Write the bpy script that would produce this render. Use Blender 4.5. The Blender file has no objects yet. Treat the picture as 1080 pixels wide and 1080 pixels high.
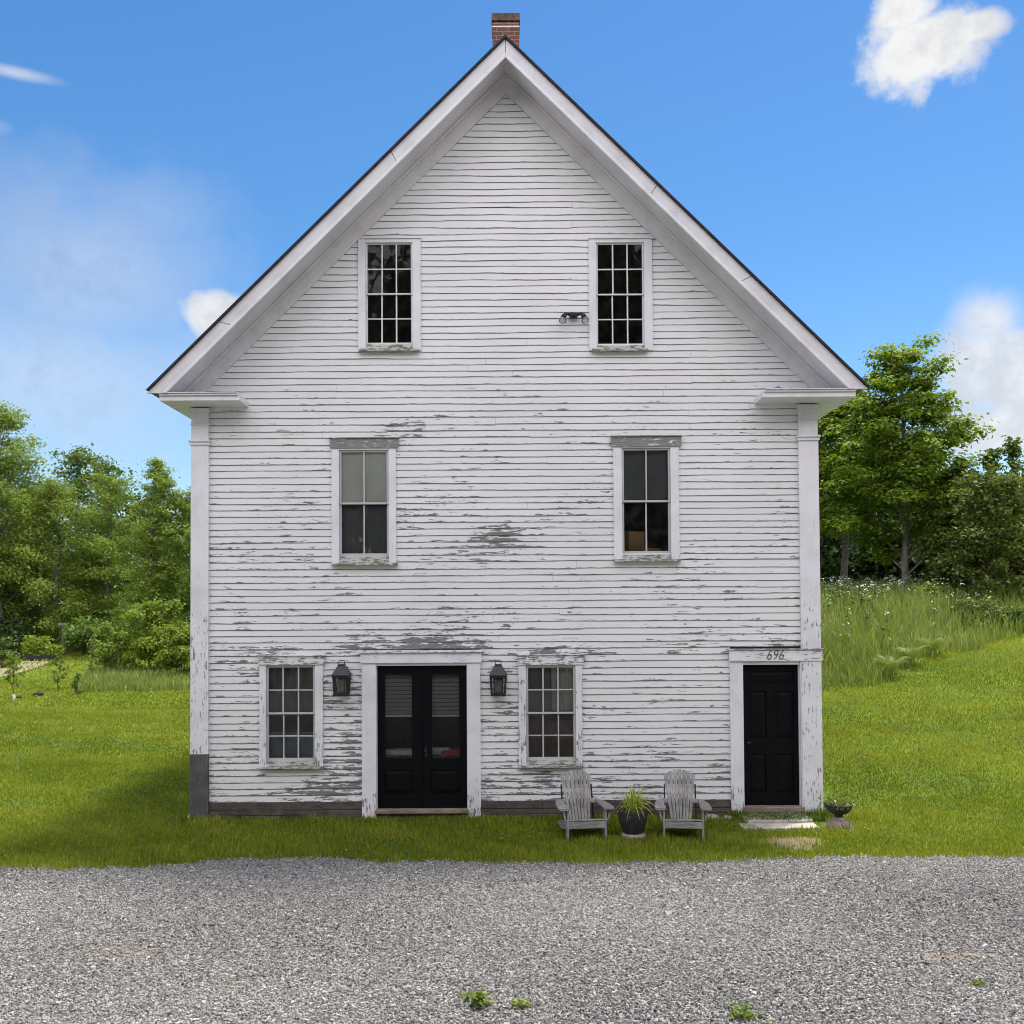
import bpy, math, random
import numpy as np
from mathutils import Matrix, Vector

random.seed(7)
RNG = np.random.default_rng(11)
scene = bpy.context.scene
COL = scene.collection

# ------------------------------------------------------------------ camera
FPX = 1036.0                       # focal length in pixels of the 1080 px photograph
CAM = Vector((0.0, -14.0, 3.0))
PITCH, ROLL = math.radians(1.4), math.radians(-0.35)
PPY = 615.0                        # principal point row
cam_data = bpy.data.cameras.new("camera")
cam = bpy.data.objects.new("camera", cam_data)
COL.objects.link(cam)
ROT = Matrix.Rotation(math.radians(90) + PITCH, 3, 'X') @ Matrix.Rotation(ROLL, 3, 'Z')
cam.matrix_world = Matrix.Translation(CAM) @ ROT.to_4x4()
cam_data.sensor_width = 36.0
cam_data.lens = 36.0 * FPX / 1080.0
cam_data.shift_y = (PPY - 540.0) / 1080.0
cam_data.clip_start = 0.1
cam_data.clip_end = 6000
scene.camera = cam

def ray(px, py):
    return ROT @ Vector(((px - 540.0) / FPX, -(py - PPY) / FPX, -1.0))
def at(px, py, Y=0.0):
    d = ray(px, py)
    t = (Y - CAM.y) / d.y
    return CAM + d * t
def atx(px, Y=0.0, py=600):
    return at(px, py, Y).x
def onground(px, py, z=0.0):
    d = ray(px, py)
    t = (z - CAM.z) / d.z
    return CAM + d * t

def sstep(a, b, x):
    t = np.clip((np.asarray(x, float) - a) / (b - a), 0, 1)
    return t * t * (3 - 2 * t)

# ------------------------------------------------------------------ object helpers
def tag(o, label=None, cat=None, group=None, kind=None):
    if label: o["label"] = label
    if cat: o["category"] = cat
    if group: o["group"] = group
    if kind: o["kind"] = kind
    return o

def empty(name, loc, label=None, cat=None, group=None, rz=0.0):
    o = bpy.data.objects.new(name, None)
    COL.objects.link(o)
    o.location = loc
    o.rotation_euler = (0, 0, rz)
    o.empty_display_size = 0.2
    return tag(o, label, cat, group)

def worigin(o):
    v = Vector((0, 0, 0))
    while o is not None:
        v = v + Vector(o.location)
        o = o.parent
    return v

def np_obj(name, V, F, mat, parent=None, attrs=None, uv=None, smooth=False, local=False):
    """V (n,3) floats, F (m,k) ints -> ONE mesh object; V is in world space unless local"""
    V = np.asarray(V, np.float32).reshape(-1, 3).copy()
    F = np.asarray(F, np.int32)
    if parent is not None and not local:
        V -= np.array(worigin(parent), np.float32)
    me = bpy.data.meshes.new(name)
    n, (m, k) = len(V), F.shape
    me.vertices.add(n); me.vertices.foreach_set("co", V.ravel())
    me.loops.add(m * k); me.loops.foreach_set("vertex_index", F.ravel())
    me.polygons.add(m)
    me.polygons.foreach_set("loop_start", np.arange(0, m * k, k, dtype=np.int32))
    me.polygons.foreach_set("use_smooth", np.full(m, bool(smooth)))
    if attrs:
        for a, vals in attrs.items():
            at_ = me.attributes.new(a, 'FLOAT', 'POINT')
            at_.data.foreach_set("value", np.asarray(vals, np.float32).ravel())
    if uv is not None:
        l = me.uv_layers.new(name="UVMap")
        l.data.foreach_set("uv", np.asarray(uv, np.float32).ravel())
    me.update(calc_edges=True)
    me.validate()
    if mat: me.materials.append(mat)
    o = bpy.data.objects.new(name, me)
    COL.objects.link(o)
    if parent is not None: o.parent = parent
    return o

class MB:
    """collects polygons (with UVs along the grain and a wear value) for ONE mesh object"""
    def __init__(s): s.v = []; s.f = []; s.w = []; s.uv = []; s.sm = []; s.mi = []
    def poly(s, pts, uvs=None, wear=0.0, smooth=False, mi=0):
        b = len(s.v)
        for p in pts:
            s.v.append(tuple(p)); s.w.append(wear(p) if callable(wear) else wear)
        s.f.append(list(range(b, b + len(pts)))); s.uv.append(uvs or [(0, 0)] * len(pts))
        s.sm.append(smooth); s.mi.append(mi)
    def add(s, pts, faces, wear=0.0, smooth=False, grain=None, mi=0):
        b = len(s.v)
        P = [Vector(p) for p in pts]
        for p in P:
            s.v.append(tuple(p)); s.w.append(wear(p) if callable(wear) else wear)
        if grain is None:
            ext = [max(p[i] for p in P) - min(p[i] for p in P) for i in range(3)]
            grain = ext.index(max(ext))
        r = random.random() * 20
        for f in faces:
            s.f.append([b + i for i in f])
            n = (P[f[1]] - P[f[0]]).cross(P[f[2]] - P[f[0]])
            ax = max(range(3), key=lambda i: abs(n[i]))
            oth = [i for i in range(3) if i != ax]
            u = grain if grain in oth else oth[0]
            w = oth[0] if u == oth[1] else oth[1]
            s.uv.append([(P[i][u] + r, P[i][w] + r) for i in f])
            s.sm.append(smooth); s.mi.append(mi)
    def box(s, x0, x1, y0, y1, z0, z1, wear=0.0, grain=None, j=0.0, mi=0):
        if x0 > x1: x0, x1 = x1, x0
        if y0 > y1: y0, y1 = y1, y0
        if z0 > z1: z0, z1 = z1, z0
        c = [(x0, y0, z0), (x1, y0, z0), (x1, y1, z0), (x0, y1, z0), (x0, y0, z1), (x1, y0, z1), (x1, y1, z1), (x0, y1, z1)]
        if j: c = [tuple(a + random.uniform(-j, j) for a in p) for p in c]
        s.add(c, [(0, 3, 2, 1), (4, 5, 6, 7), (0, 1, 5, 4), (1, 2, 6, 5), (2, 3, 7, 6), (3, 0, 4, 7)], wear, False, grain, mi)
    def boxm(s, M, sx, sy, sz, wear=0.0, grain=None, taper=1.0):
        c = []
        for z in (-.5, .5):
            k = taper if z > 0 else 1.0
            for x, y in ((-.5, -.5), (.5, -.5), (.5, .5), (-.5, .5)):
                c.append(M @ Vector((x * sx * k, y * sy * k, z * sz)))
        s.add(c, [(0, 3, 2, 1), (4, 5, 6, 7), (0, 1, 5, 4), (1, 2, 6, 5), (2, 3, 7, 6), (3, 0, 4, 7)], wear, False, grain)
    def prism(s, poly, y0, y1, wear=0.0, grain=None):
        """polygon in (x,z), counter-clockwise seen from -Y, extruded y0..y1"""
        n = len(poly)
        a = sum(poly[i][0] * poly[(i + 1) % n][1] - poly[(i + 1) % n][0] * poly[i][1] for i in range(n))
        if a < 0: poly = poly[::-1]
        pts = [(x, y0, z) for x, z in poly] + [(x, y1, z) for x, z in poly]
        fs = [tuple(range(n)), tuple(range(2 * n - 1, n - 1, -1))]
        for i in range(n):
            k = (i + 1) % n
            fs.append((i, i + n, k + n, k))
        s.add(pts, fs, wear, False, grain)
    def tube(s, pts, rad, n=8, wear=0.0, cap=True, smooth=True):
        pts = [Vector(p) for p in pts]
        if not hasattr(rad, '__len__'): rad = [rad] * len(pts)
        rings = []
        prev = None
        for i, p in enumerate(pts):
            d = (pts[min(i + 1, len(pts) - 1)] - pts[max(i - 1, 0)]).normalized()
            ref = Vector((0, 0, 1)) if abs(d.z) < 0.9 else Vector((1, 0, 0))
            a = d.cross(ref).normalized() if prev is None else (prev - d * prev.dot(d)).normalized()
            prev = a
            b = d.cross(a)
            rings.append([p + (a * math.cos(t) + b * math.sin(t)) * rad[i] for t in [2 * math.pi * k / n for k in range(n)]])
        P = [q for r in rings for q in r]
        fs = []
        for i in range(len(rings) - 1):
            for k in range(n):
                k2 = (k + 1) % n
                fs.append((i * n + k, i * n + k2, (i + 1) * n + k2, (i + 1) * n + k))
        if cap:
            fs.append(tuple(range(n - 1, -1, -1)))
            fs.append(tuple((len(rings) - 1) * n + k for k in range(n)))
        s.add(P, fs, wear, smooth)
    def lathe(s, prof, cx, cy, n=24, wear=0.0, jit=0.0, wave=None):
        P = []
        for r, z in prof:
            for k in range(n):
                t = 2 * math.pi * k / n
                rr = r * (1 + (wave(t, z) if wave else 0)) + random.uniform(-jit, jit)
                P.append((cx + rr * math.cos(t), cy + rr * math.sin(t), z))
        fs = []
        for i in range(len(prof) - 1):
            for k in range(n):
                k2 = (k + 1) % n
                fs.append((i * n + k, i * n + k2, (i + 1) * n + k2, (i + 1) * n + k))
        fs.append(tuple(range(n - 1, -1, -1)))
        fs.append(tuple((len(prof) - 1) * n + k for k in range(n)))
        s.add(P, fs, wear, True)
    def build(s, name, mat, parent=None, bevel=0.0, label=None, local=False):
        me = bpy.data.meshes.new(name)
        off = Vector((0, 0, 0)) if (parent is None or local) else worigin(parent)
        me.from_pydata([Vector(p) - off for p in s.v], [], s.f)
        l = me.uv_layers.new(name="UVMap")
        l.data.foreach_set("uv", np.array([c for f in s.uv for q in f for c in q], np.float32))
        a = me.attributes.new("wear", 'FLOAT', 'POINT')
        a.data.foreach_set("value", np.array(s.w, np.float32))
        me.polygons.foreach_set("use_smooth", np.array(s.sm, bool))
        me.polygons.foreach_set("material_index", np.array(s.mi, np.int32))
        for m in (mat if isinstance(mat, (list, tuple)) else [mat]): me.materials.append(m)
        me.update()
        o = bpy.data.objects.new(name, me)
        COL.objects.link(o)
        if parent is not None: o.parent = parent
        if bevel:
            b = o.modifiers.new("bevel", 'BEVEL'); b.width = bevel; b.segments = 2
            b.limit_method = 'ANGLE'; b.angle_limit = math.radians(40); b.harden_normals = False
        if label: o["label"] = label
        return o

# ------------------------------------------------------------------ material helpers
class N:
    def __init__(s, name):
        s.m = bpy.data.materials.new(name); s.m.use_nodes = True
        s.t = s.m.node_tree; s.t.nodes.clear()
        s.out = s.t.nodes.new('ShaderNodeOutputMaterial')
    def n(s, typ, **kw):
        nd = s.t.nodes.new('ShaderNode' + typ)
        for k, v in kw.items(): setattr(nd, k, v)
        return nd
    def set(s, sock, v):
        if isinstance(v, bpy.types.NodeSocket): s.t.links.new(v, sock)
        elif v is not None: sock.default_value = v
    def math(s, op, a, b=None, c=None, clamp=False):
        nd = s.n('Math', operation=op); nd.use_clamp = clamp
        s.set(nd.inputs[0], a)
        if b is not None: s.set(nd.inputs[1], b)
        if c is not None: s.set(nd.inputs[2], c)
        return nd.outputs[0]
    def mix(s, f, a, b, mode='MIX'):
        nd = s.n('Mix', data_type='RGBA', blend_type=mode)
        s.set(nd.inputs[0], f); s.set(nd.inputs[6], a); s.set(nd.inputs[7], b)
        return nd.outputs[2]
    def rng(s, v, a, b, c=0.0, d=1.0, smooth=True):
        nd = s.n('MapRange'); nd.clamp = True
        nd.interpolation_type = 'SMOOTHSTEP' if smooth else 'LINEAR'
        s.set(nd.inputs[0], v)
        for i, q in enumerate((a, b, c, d)): s.set(nd.inputs[i + 1], q)
        return nd.outputs[0]
    def vscale(s, vec, sc, loc=(0, 0, 0)):
        nd = s.n('Mapping'); s.set(nd.inputs[0], vec)
        nd.inputs['Scale'].default_value = sc; nd.inputs['Location'].default_value = loc
        return nd.outputs[0]
    def noise(s, vec, scale, detail=3.0, rough=0.55, dist=0.0):
        nd = s.n('TexNoise'); s.set(nd.inputs['Vector'], vec)
        nd.inputs['Scale'].default_value = scale; nd.inputs['Detail'].default_value = detail
        nd.inputs['Roughness'].default_value = rough; nd.inputs['Distortion'].default_value = dist
        return nd.outputs['Fac']
    def attr(s, name):
        return s.n('Attribute', attribute_name=name).outputs['Fac']
    def tex(s, which): return s.n('TexCoord').outputs[which]
    def bump(s, h, strength=0.3, dist=0.01):
        nd = s.n('Bump'); s.set(nd.inputs['Height'], h)
        nd.inputs['Strength'].default_value = strength; nd.inputs['Distance'].default_value = dist
        return nd.outputs[0]
    def bsdf(s, col, rough=0.6, normal=None, spec=0.4, metal=0.0):
        nd = s.n('BsdfPrincipled')
        s.set(nd.inputs['Base Color'], col); s.set(nd.inputs['Roughness'], rough)
        nd.inputs['Specular IOR Level'].default_value = spec; nd.inputs['Metallic'].default_value = metal
        if normal is not None: s.set(nd.inputs['Normal'], normal)
        return nd.outputs[0]
    def end(s, sh):
        s.t.links.new(sh, s.out.inputs[0]); return s.m
    def ramp(s, f, stops):
        nd = s.n('ValToRGB'); s.set(nd.inputs[0], f)
        e = nd.color_ramp.elements
        while len(e) < len(stops): e.new(0.5)
        for el, (p, c) in zip(e, stops): el.position = p; el.color = (*c, 1)
        return nd.outputs[0]

def C(r, g, b): return (r, g, b, 1.0)

def mat_siding():
    s = N("peeling_white_siding")
    P = s.tex('Object')
    uv = s.n('SeparateXYZ'); s.set(uv.inputs[0], s.tex('UV')); v = uv.outputs[1]
    wear = s.attr('wear')
    patch = s.rng(s.noise(s.vscale(P, (0.8, 1, 1.6), (2, 0, 7)), 1.1, 3, 0.6), 0.35, 0.65, -0.07, 0.06)
    n1 = s.math('ADD', patch, s.noise(s.vscale(P, (1.5, 1, 11.0)), 2.2, 7, 0.70, 0.2))
    n2 = s.noise(s.vscale(P, (5.0, 1, 26.0), (3, 0, 5)), 3.0, 4, 0.6)
    low = s.math('POWER', s.math('SUBTRACT', 1.0, v, clamp=True), 2.0)
    val = s.math('ADD', s.math('MULTIPLY_ADD', wear, 0.42, n1), s.math('MULTIPLY', low, 0.13))
    val = s.math('MULTIPLY_ADD', s.math('SUBTRACT', n2, 0.5), 0.30, val)
    peel = s.rng(val, 0.835, 0.848)
    # worn butt edge of every clapboard; its dark line also paints the lap shadow
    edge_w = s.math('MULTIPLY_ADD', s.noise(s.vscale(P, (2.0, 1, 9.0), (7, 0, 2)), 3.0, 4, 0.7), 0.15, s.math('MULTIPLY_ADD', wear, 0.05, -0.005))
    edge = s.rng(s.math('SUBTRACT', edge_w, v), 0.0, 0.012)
    streak = s.noise(s.vscale(P, (2.5, 1, 160.0)), 2.0, 4, 0.6)
    bare = s.ramp(streak, [(0.3, (0.085, 0.083, 0.085)), (0.55, (0.19, 0.185, 0.185)), (0.75, (0.30, 0.29, 0.285))])
    big = s.noise(P, 0.6, 3, 0.5)
    paint = s.mix(s.rng(big, 0.35, 0.7), C(0.690, 0.688, 0.695), C(0.640, 0.638, 0.644))
    fine = s.noise(s.vscale(P, (6, 1, 40)), 4.0, 5, 0.7)
    paint = s.mix(s.rng(fine, 0.6, 0.85, 0, 0.22), paint, C(0.50, 0.495, 0.50))
    warm = s.rng(s.noise(s.vscale(P, (0.5, 1, 1.2), (9, 0, 4)), 1.3, 3, 0.5), 0.58, 0.78, 0, 0.45)
    paint = s.mix(warm, paint, C(0.60, 0.59, 0.545))
    col = s.mix(peel, paint, bare)
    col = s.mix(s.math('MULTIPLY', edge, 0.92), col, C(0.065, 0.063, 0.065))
    h = s.math('MULTIPLY_ADD', streak, 0.15, s.math('SUBTRACT', 1.0, peel))
    return s.end(s.bsdf(col, s.rng(peel, 0, 1, 0.55, 0.85), s.bump(h, 0.5, 0.004), 0.3))

def mat_paint(name, paint=(0.70, 0.70, 0.73), bias=0.0, bareA=(0.10, 0.10, 0.10), bareB=(0.30, 0.295, 0.285), rough=0.55):
    """old painted wood: UV u runs along the grain; attribute wear says how much paint is gone"""
    s = N(name)
    uv = s.tex('UV'); P = s.tex('Object'); wear = s.attr('wear')
    n1 = s.noise(s.vscale(uv, (3.0, 22.0, 1)), 2.0, 6, 0.68, 0.3)
    n2 = s.noise(P, 9.0, 4, 0.6)
    val = s.math('MULTIPLY_ADD', wear, 0.5, s.math('MULTIPLY_ADD', s.math('SUBTRACT', n2, 0.5), 0.5, n1))
    peel = s.rng(s.math('ADD', val, bias), 0.80, 0.84)
    st = s.noise(s.vscale(uv, (2.0, 90.0, 1)), 3.0, 4, 0.6)
    bare = s.mix(s.rng(st, 0.3, 0.7), C(*bareA), C(*bareB))
    pc = s.mix(s.rng(s.noise(P, 2.3, 4, 0.6), 0.4, 0.75), C(*paint), C(*[c * 0.84 for c in paint]))
    stain = s.noise(s.vscale(uv, (1.2, 14.0, 1), (4, 2, 0)), 1.6, 5, 0.7)
    pc = s.mix(s.rng(stain, 0.56, 0.78, 0, 0.55), pc, C(0.40, 0.39, 0.36))
    crack = s.noise(s.vscale(uv, (1.0, 60.0, 1), (1, 5, 0)), 3.0, 3, 0.6)
    pc = s.mix(s.rng(crack, 0.66, 0.70, 0, 0.6), pc, C(0.22, 0.21, 0.20))
    col = s.mix(peel, pc, bare)
    h = s.math('MULTIPLY_ADD', st, 0.2, s.math('SUBTRACT', 1.0, peel))
    return s.end(s.bsdf(col, s.rng(peel, 0, 1, rough, 0.85), s.bump(h, 0.45, 0.004), 0.3))

def mat_wood(name, a, b, rough=0.8, sc=(2.0, 60.0, 1)):
    s = N(name)
    uv = s.tex('UV'); P = s.tex('Object')
    st = s.noise(s.vscale(uv, sc), 2.5, 5, 0.65)
    n = s.noise(P, 4.0, 4, 0.6)
    f = s.math('MULTIPLY_ADD', s.math('SUBTRACT', n, 0.5), 0.7, st)
    col = s.mix(s.rng(f, 0.28, 0.72), C(*a), C(*b))
    return s.end(s.bsdf(col, rough, s.bump(st, 0.5, 0.004), 0.25))

def mat_plain(name, col, rough=0.5, var=0.25, scale=12, spec=0.4, bump=0.15, metal=0.0):
    s = N(name)
    P = s.tex('Object')
    n = s.noise(P, scale, 5, 0.6)
    c = s.mix(s.rng(n, 0.3, 0.75), C(*col), C(*[q * (1 - var) for q in col]))
    return s.end(s.bsdf(c, rough, s.bump(n, bump, 0.006), spec, metal))

def mat_glass(name, tint=(0.93, 0.95, 0.94), dirt=0.04, ior=1.5):
    s = N(name)
    P = s.tex('Object')
    nrm = s.bump(s.noise(P, 2.2, 2, 0.4), 0.12, 0.02)
    fr = s.n('Fresnel'); fr.inputs['IOR'].default_value = ior; s.set(fr.inputs['Normal'], nrm)
    tr = s.n('BsdfTransparent'); tr.inputs[0].default_value = C(*tint)
    gl = s.n('BsdfGlossy'); gl.inputs['Roughness'].default_value = 0.02; s.set(gl.inputs['Normal'], nrm)
    m = s.n('MixShader'); s.set(m.inputs[0], fr.outputs[0]); s.set(m.inputs[1], tr.outputs[0]); s.set(m.inputs[2], gl.outputs[0])
    df = s.n('BsdfDiffuse'); df.inputs[0].default_value = C(0.45, 0.45, 0.43)
    m2 = s.n('MixShader')
    s.set(m2.inputs[0], s.rng(s.noise(P, 7.0, 5, 0.6), 0.35, 0.8, dirt * 0.4, dirt * 2.2))
    s.set(m2.inputs[1], m.outputs[0]); s.set(m2.inputs[2], df.outputs[0])
    return s.end(m2.outputs[0])

def mat_leaf(name, dark, mid, light, trans=0.45, rough=0.5):
    s = N(name)
    t = s.attr('tint')
    col = s.ramp(t, [(0.0, dark), (0.5, mid), (1.0, light)])
    b = s.bsdf(col, rough, None, 0.25)
    tl = s.n('BsdfTranslucent')
    s.set(tl.inputs[0], s.mix(1.0, col, C(1.0, 1.0, 0.5), 'MULTIPLY'))
    m = s.n('MixShader'); m.inputs[0].default_value = trans
    s.set(m.inputs[1], b); s.set(m.inputs[2], tl.outputs[0])
    return s.end(m.outputs[0])

M = {}
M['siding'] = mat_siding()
M['trim'] = mat_paint("white_trim_paint", (0.69, 0.68, 0.715))
M['gable'] = mat_paint("gable_trim_paint", (0.62, 0.605, 0.63), bias=-0.06)
M['sash'] = mat_paint("sash_paint", (0.64, 0.64, 0.65), bias=-0.02)
M['greysash'] = mat_paint("grey_sash_paint", (0.44, 0.44, 0.45), bias=-0.02)
M['barewood'] = mat_wood("weathered_grey_wood", (0.07, 0.07, 0.072), (0.20, 0.195, 0.19))
M['basewood'] = mat_wood("grey_post_base_wood", (0.05, 0.05, 0.052), (0.115, 0.113, 0.112))
M['skirt'] = mat_wood("rotting_skirt_board", (0.035, 0.030, 0.026), (0.115, 0.10, 0.088))
M['chair'] = mat_wood("silvered_chair_wood", (0.13, 0.122, 0.115), (0.36, 0.345, 0.33), sc=(2.5, 45, 1))
M['darkwood'] = mat_wood("dark_chair_strap", (0.012, 0.012, 0.012), (0.03, 0.03, 0.03))
M['threshold'] = mat_wood("worn_threshold_wood", (0.12, 0.085, 0.06), (0.30, 0.235, 0.18))
M['sill'] = mat_paint("mossy_sill_paint", (0.50, 0.50, 0.48), bias=0.08, bareA=(0.09, 0.09, 0.06), bareB=(0.25, 0.25, 0.19))
M['black'] = mat_plain("black_door_paint", (0.0030, 0.0032, 0.0050), 0.5, 0.3, 6, 0.12, 0.05)
M['lantern'] = mat_plain("black_lantern_metal", (0.012, 0.012, 0.014), 0.45, 0.3, 20, 0.4, 0.1)
M['lroof'] = mat_plain("slate_blue_lantern_metal", (0.011, 0.014, 0.024), 0.5, 0.35, 20, 0.5, 0.1)
M['frost'] = mat_plain("milky_lantern_glass", (0.22, 0.22, 0.20), 0.35, 0.2, 30, 0.4, 0.02)
M['glass'] = mat_glass("old_window_glass", dirt=0.018)
M['doorglass'] = mat_glass("door_glass", (0.86, 0.87, 0.88), 0.008, 1.32)
M['dglass'] = mat_glass("dark_attic_glass", (0.72, 0.74, 0.74), 0.012, 1.38)
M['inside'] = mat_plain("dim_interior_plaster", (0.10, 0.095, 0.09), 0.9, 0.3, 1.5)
M['shade'] = mat_plain("pale_roller_shade", (0.86, 0.87, 0.82), 0.9, 0.12, 3)
M['greyshade'] = mat_plain("grey_window_shade", (0.17, 0.175, 0.19), 0.9, 0.15, 3)
M['curtain'] = mat_plain("grey_curtain_cloth", (0.52, 0.53, 0.50), 0.9, 0.3, 4)
M['brown'] = mat_plain("brown_cloth", (0.085, 0.05, 0.038), 0.9, 0.3, 5)
M['bluecloth'] = mat_plain("blue_grey_cloth", (0.17, 0.23, 0.28), 0.9, 0.5, 5)
M['card'] = mat_plain("brown_cardboard", (0.50, 0.29, 0.13), 0.85, 0.2, 5)
M['paper'] = mat_plain("pale_paper", (0.60, 0.60, 0.58), 0.8, 0.4, 9)
M['red'] = mat_plain("red_cloth", (0.38, 0.04, 0.05), 0.7, 0.3, 9)
M['stone'] = mat_plain("pale_step_stone", (0.45, 0.42, 0.35), 0.85, 0.45, 7, 0.3, 0.7)
M['urn'] = mat_plain("dark_mossy_urn", (0.055, 0.05, 0.042), 0.85, 0.5, 18, 0.3, 0.7)
M['urnbase'] = mat_plain("tan_cast_stone", (0.36, 0.30, 0.26), 0.85, 0.4, 14, 0.3, 0.6)
M['pot'] = mat_plain("dark_grey_pot", (0.035, 0.035, 0.038), 0.6, 0.5, 16, 0.35, 0.5)
M['soil'] = mat_plain("potting_soil", (0.035, 0.025, 0.018), 0.95, 0.4, 30, 0.2, 0.9)
M['shingle'] = mat_plain("dark_roof_shingle", (0.030, 0.033, 0.042), 0.85, 0.4, 9, 0.3, 0.6)
M['num'] = mat_plain("black_numeral_metal", (0.012, 0.012, 0.012), 0.45, 0.2, 20)
M['knob'] = mat_plain("dull_door_metal", (0.10, 0.09, 0.07), 0.35, 0.2, 20, 0.5, 0.05, 0.9)
M['white'] = mat_plain("white_chip", (0.72, 0.72, 0.70), 0.7, 0.2, 20)
M['bark'] = mat_plain("grey_brown_bark", (0.14, 0.125, 0.105), 0.9, 0.5, 9, 0.2, 0.9)
M['palebark'] = mat_plain("pale_bark", (0.26, 0.24, 0.21), 0.9, 0.45, 7, 0.2, 0.8)
M['bulb'] = mat_glass("flood_lamp_glass", (0.85, 0.86, 0.86), 0.25)

def mat_brick():
    s = N("old_red_brick")
    P = s.tex('Object')
    sep = s.n('SeparateXYZ'); s.set(sep.inputs[0], P)
    cmb = s.n('CombineXYZ'); s.set(cmb.inputs[0], s.math('ADD', sep.outputs[0], sep.outputs[1])); s.set(cmb.inputs[1], sep.outputs[2])
    b = s.n('TexBrick'); s.set(b.inputs['Vector'], cmb.outputs[0])
    b.inputs['Color1'].default_value = C(0.165, 0.072, 0.052); b.inputs['Color2'].default_value = C(0.105, 0.055, 0.046)
    b.inputs['Mortar'].default_value = C(0.26, 0.22, 0.20)
    b.inputs['Scale'].default_value = 1.0; b.inputs['Brick Width'].default_value = 0.20
    b.inputs['Row Height'].default_value = 0.067; b.inputs['Mortar Size'].default_value = 0.006
    n = s.noise(P, 14, 4, 0.6)
    col = s.mix(s.rng(n, 0.4, 0.8, 0, 0.6), b.outputs[0], C(0.10, 0.075, 0.06))
    return s.end(s.bsdf(col, 0.9, s.bump(s.math('SUBTRACT', n, b.outputs['Fac']), 0.6, 0.01), 0.2))
M['brick'] = mat_brick()
M['cap'] = mat_plain("chimney_cap_masonry", (0.15, 0.105, 0.075), 0.9, 0.6, 12, 0.2, 0.8)

# ------------------------------------------------------------------ terrain
def terrain(x, y):
    x = np.asarray(x, float); y = np.asarray(y, float)
    s = 0.185 + 0.006 * np.clip(x - 5, 0, 12)
    yy = np.clip(y + 1.2, 0, None)
    ramp = s * yy * yy / (yy + 0.9)
    top = 2.95
    ramp = top - np.log1p(np.exp(-(ramp - top) / 0.45 * -1.0 * -1.0)) * 0 if False else np.where(ramp < 60, -0.35 * np.log(np.exp(-np.clip(ramp, 0, 60) / 0.35) + np.exp(-top / 0.35)), top)
    ramp = np.clip(ramp, 0, None)
    k = sstep(4.5, 5.7, x)
    und = 0.05 * np.sin(x * 0.31 + 1.0) * np.sin(y * 0.23) * sstep(2, 12, y) * sstep(4.0, 7.0, np.abs(x))
    far = 2.0 * sstep(70, 220, y)
    return ramp * k + und + far

EDGE_PX = [(-700, 918), (0, 917), (100, 917), (160, 915), (200, 911), (250, 907), (300, 905), (345, 906), (400, 909), (500, 910), (600, 911), (700, 910), (770, 909), (830, 905), (900, 904), (1080, 905), (1800, 905)]
_e = [onground(px, py) for px, py in EDGE_PX]
EX = np.array([p.x for p in _e]); EY = np.array([p.y for p in _e])
def edge_y(x):
    x = np.asarray(x, float)
    return np.interp(x, EX, EY) + 0.03 * np.sin(x * 5.1) + 0.02 * np.sin(x * 13.7 + 1) + 0.012 * np.sin(x * 31.0 + 2)

def mat_ground():
    s = N("lawn_ground")
    P = s.tex('Object')
    n = s.noise(P, 1.1, 5, 0.6); f = s.noise(P, 22, 5, 0.7)
    col = s.mix(s.rng(n, 0.3, 0.7), C(0.07, 0.11, 0.012), C(0.12, 0.165, 0.016))
    col = s.mix(s.rng(f, 0.45, 0.75, 0, 0.7), col, C(0.030, 0.045, 0.012))
    sep = s.n('SeparateXYZ'); s.set(sep.inputs[0], P)
    c = onground(838, 889)
    dx = s.math('DIVIDE', s.math('SUBTRACT', sep.outputs[0], c.x), 0.42)
    dy = s.math('DIVIDE', s.math('SUBTRACT', sep.outputs[1], c.y), 0.40)
    d = s.math('SQRT', s.math('ADD', s.math('MULTIPLY', dx, dx), s.math('MULTIPLY', dy, dy)))
    d = s.math('MULTIPLY_ADD', s.math('SUBTRACT', s.noise(P, 5, 4, 0.6), 0.5), 1.2, d)
    soil = s.mix(f, C(0.12, 0.095, 0.05), C(0.25, 0.20, 0.125))
    col = s.mix(s.rng(d, 1.15, 0.7), col, soil)
    return s.end(s.bsdf(col, 0.95, s.bump(f, 0.6, 0.03), 0.1))

def grid_axis(pts):
    out = []
    for a, b, st in pts:
        out += list(np.arange(a, b, st))
    out.append(pts[-1][1])
    return np.array(out)
gx = grid_axis([(-2500, -300, 200), (-300, -60, 20), (-60, -14, 2), (-14, 30, 0.5), (30, 80, 4), (80, 300, 20), (300, 2500, 200)])
gy = grid_axis([(-400, -40, 30), (-40, -8, 4), (-8, 20, 0.5), (20, 90, 3), (90, 400, 20), (400, 3000, 200)])
GX, GY = np.meshgrid(gx, gy)
GZ = terrain(GX, GY)
nx, ny = len(gx), len(gy)
idx = np.arange(nx * ny).reshape(ny, nx)
GF = np.stack([idx[:-1, :-1].ravel(), idx[:-1, 1:].ravel(), idx[1:, 1:].ravel(), idx[1:, :-1].ravel()], 1)
ground = np_obj("ground", np.stack([GX.ravel(), GY.ravel(), GZ.ravel()], 1), GF, mat_ground(), smooth=True)
tag(ground, "green lawn around the white farmhouse, rising to a hill on the right", "ground", kind="structure")

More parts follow.
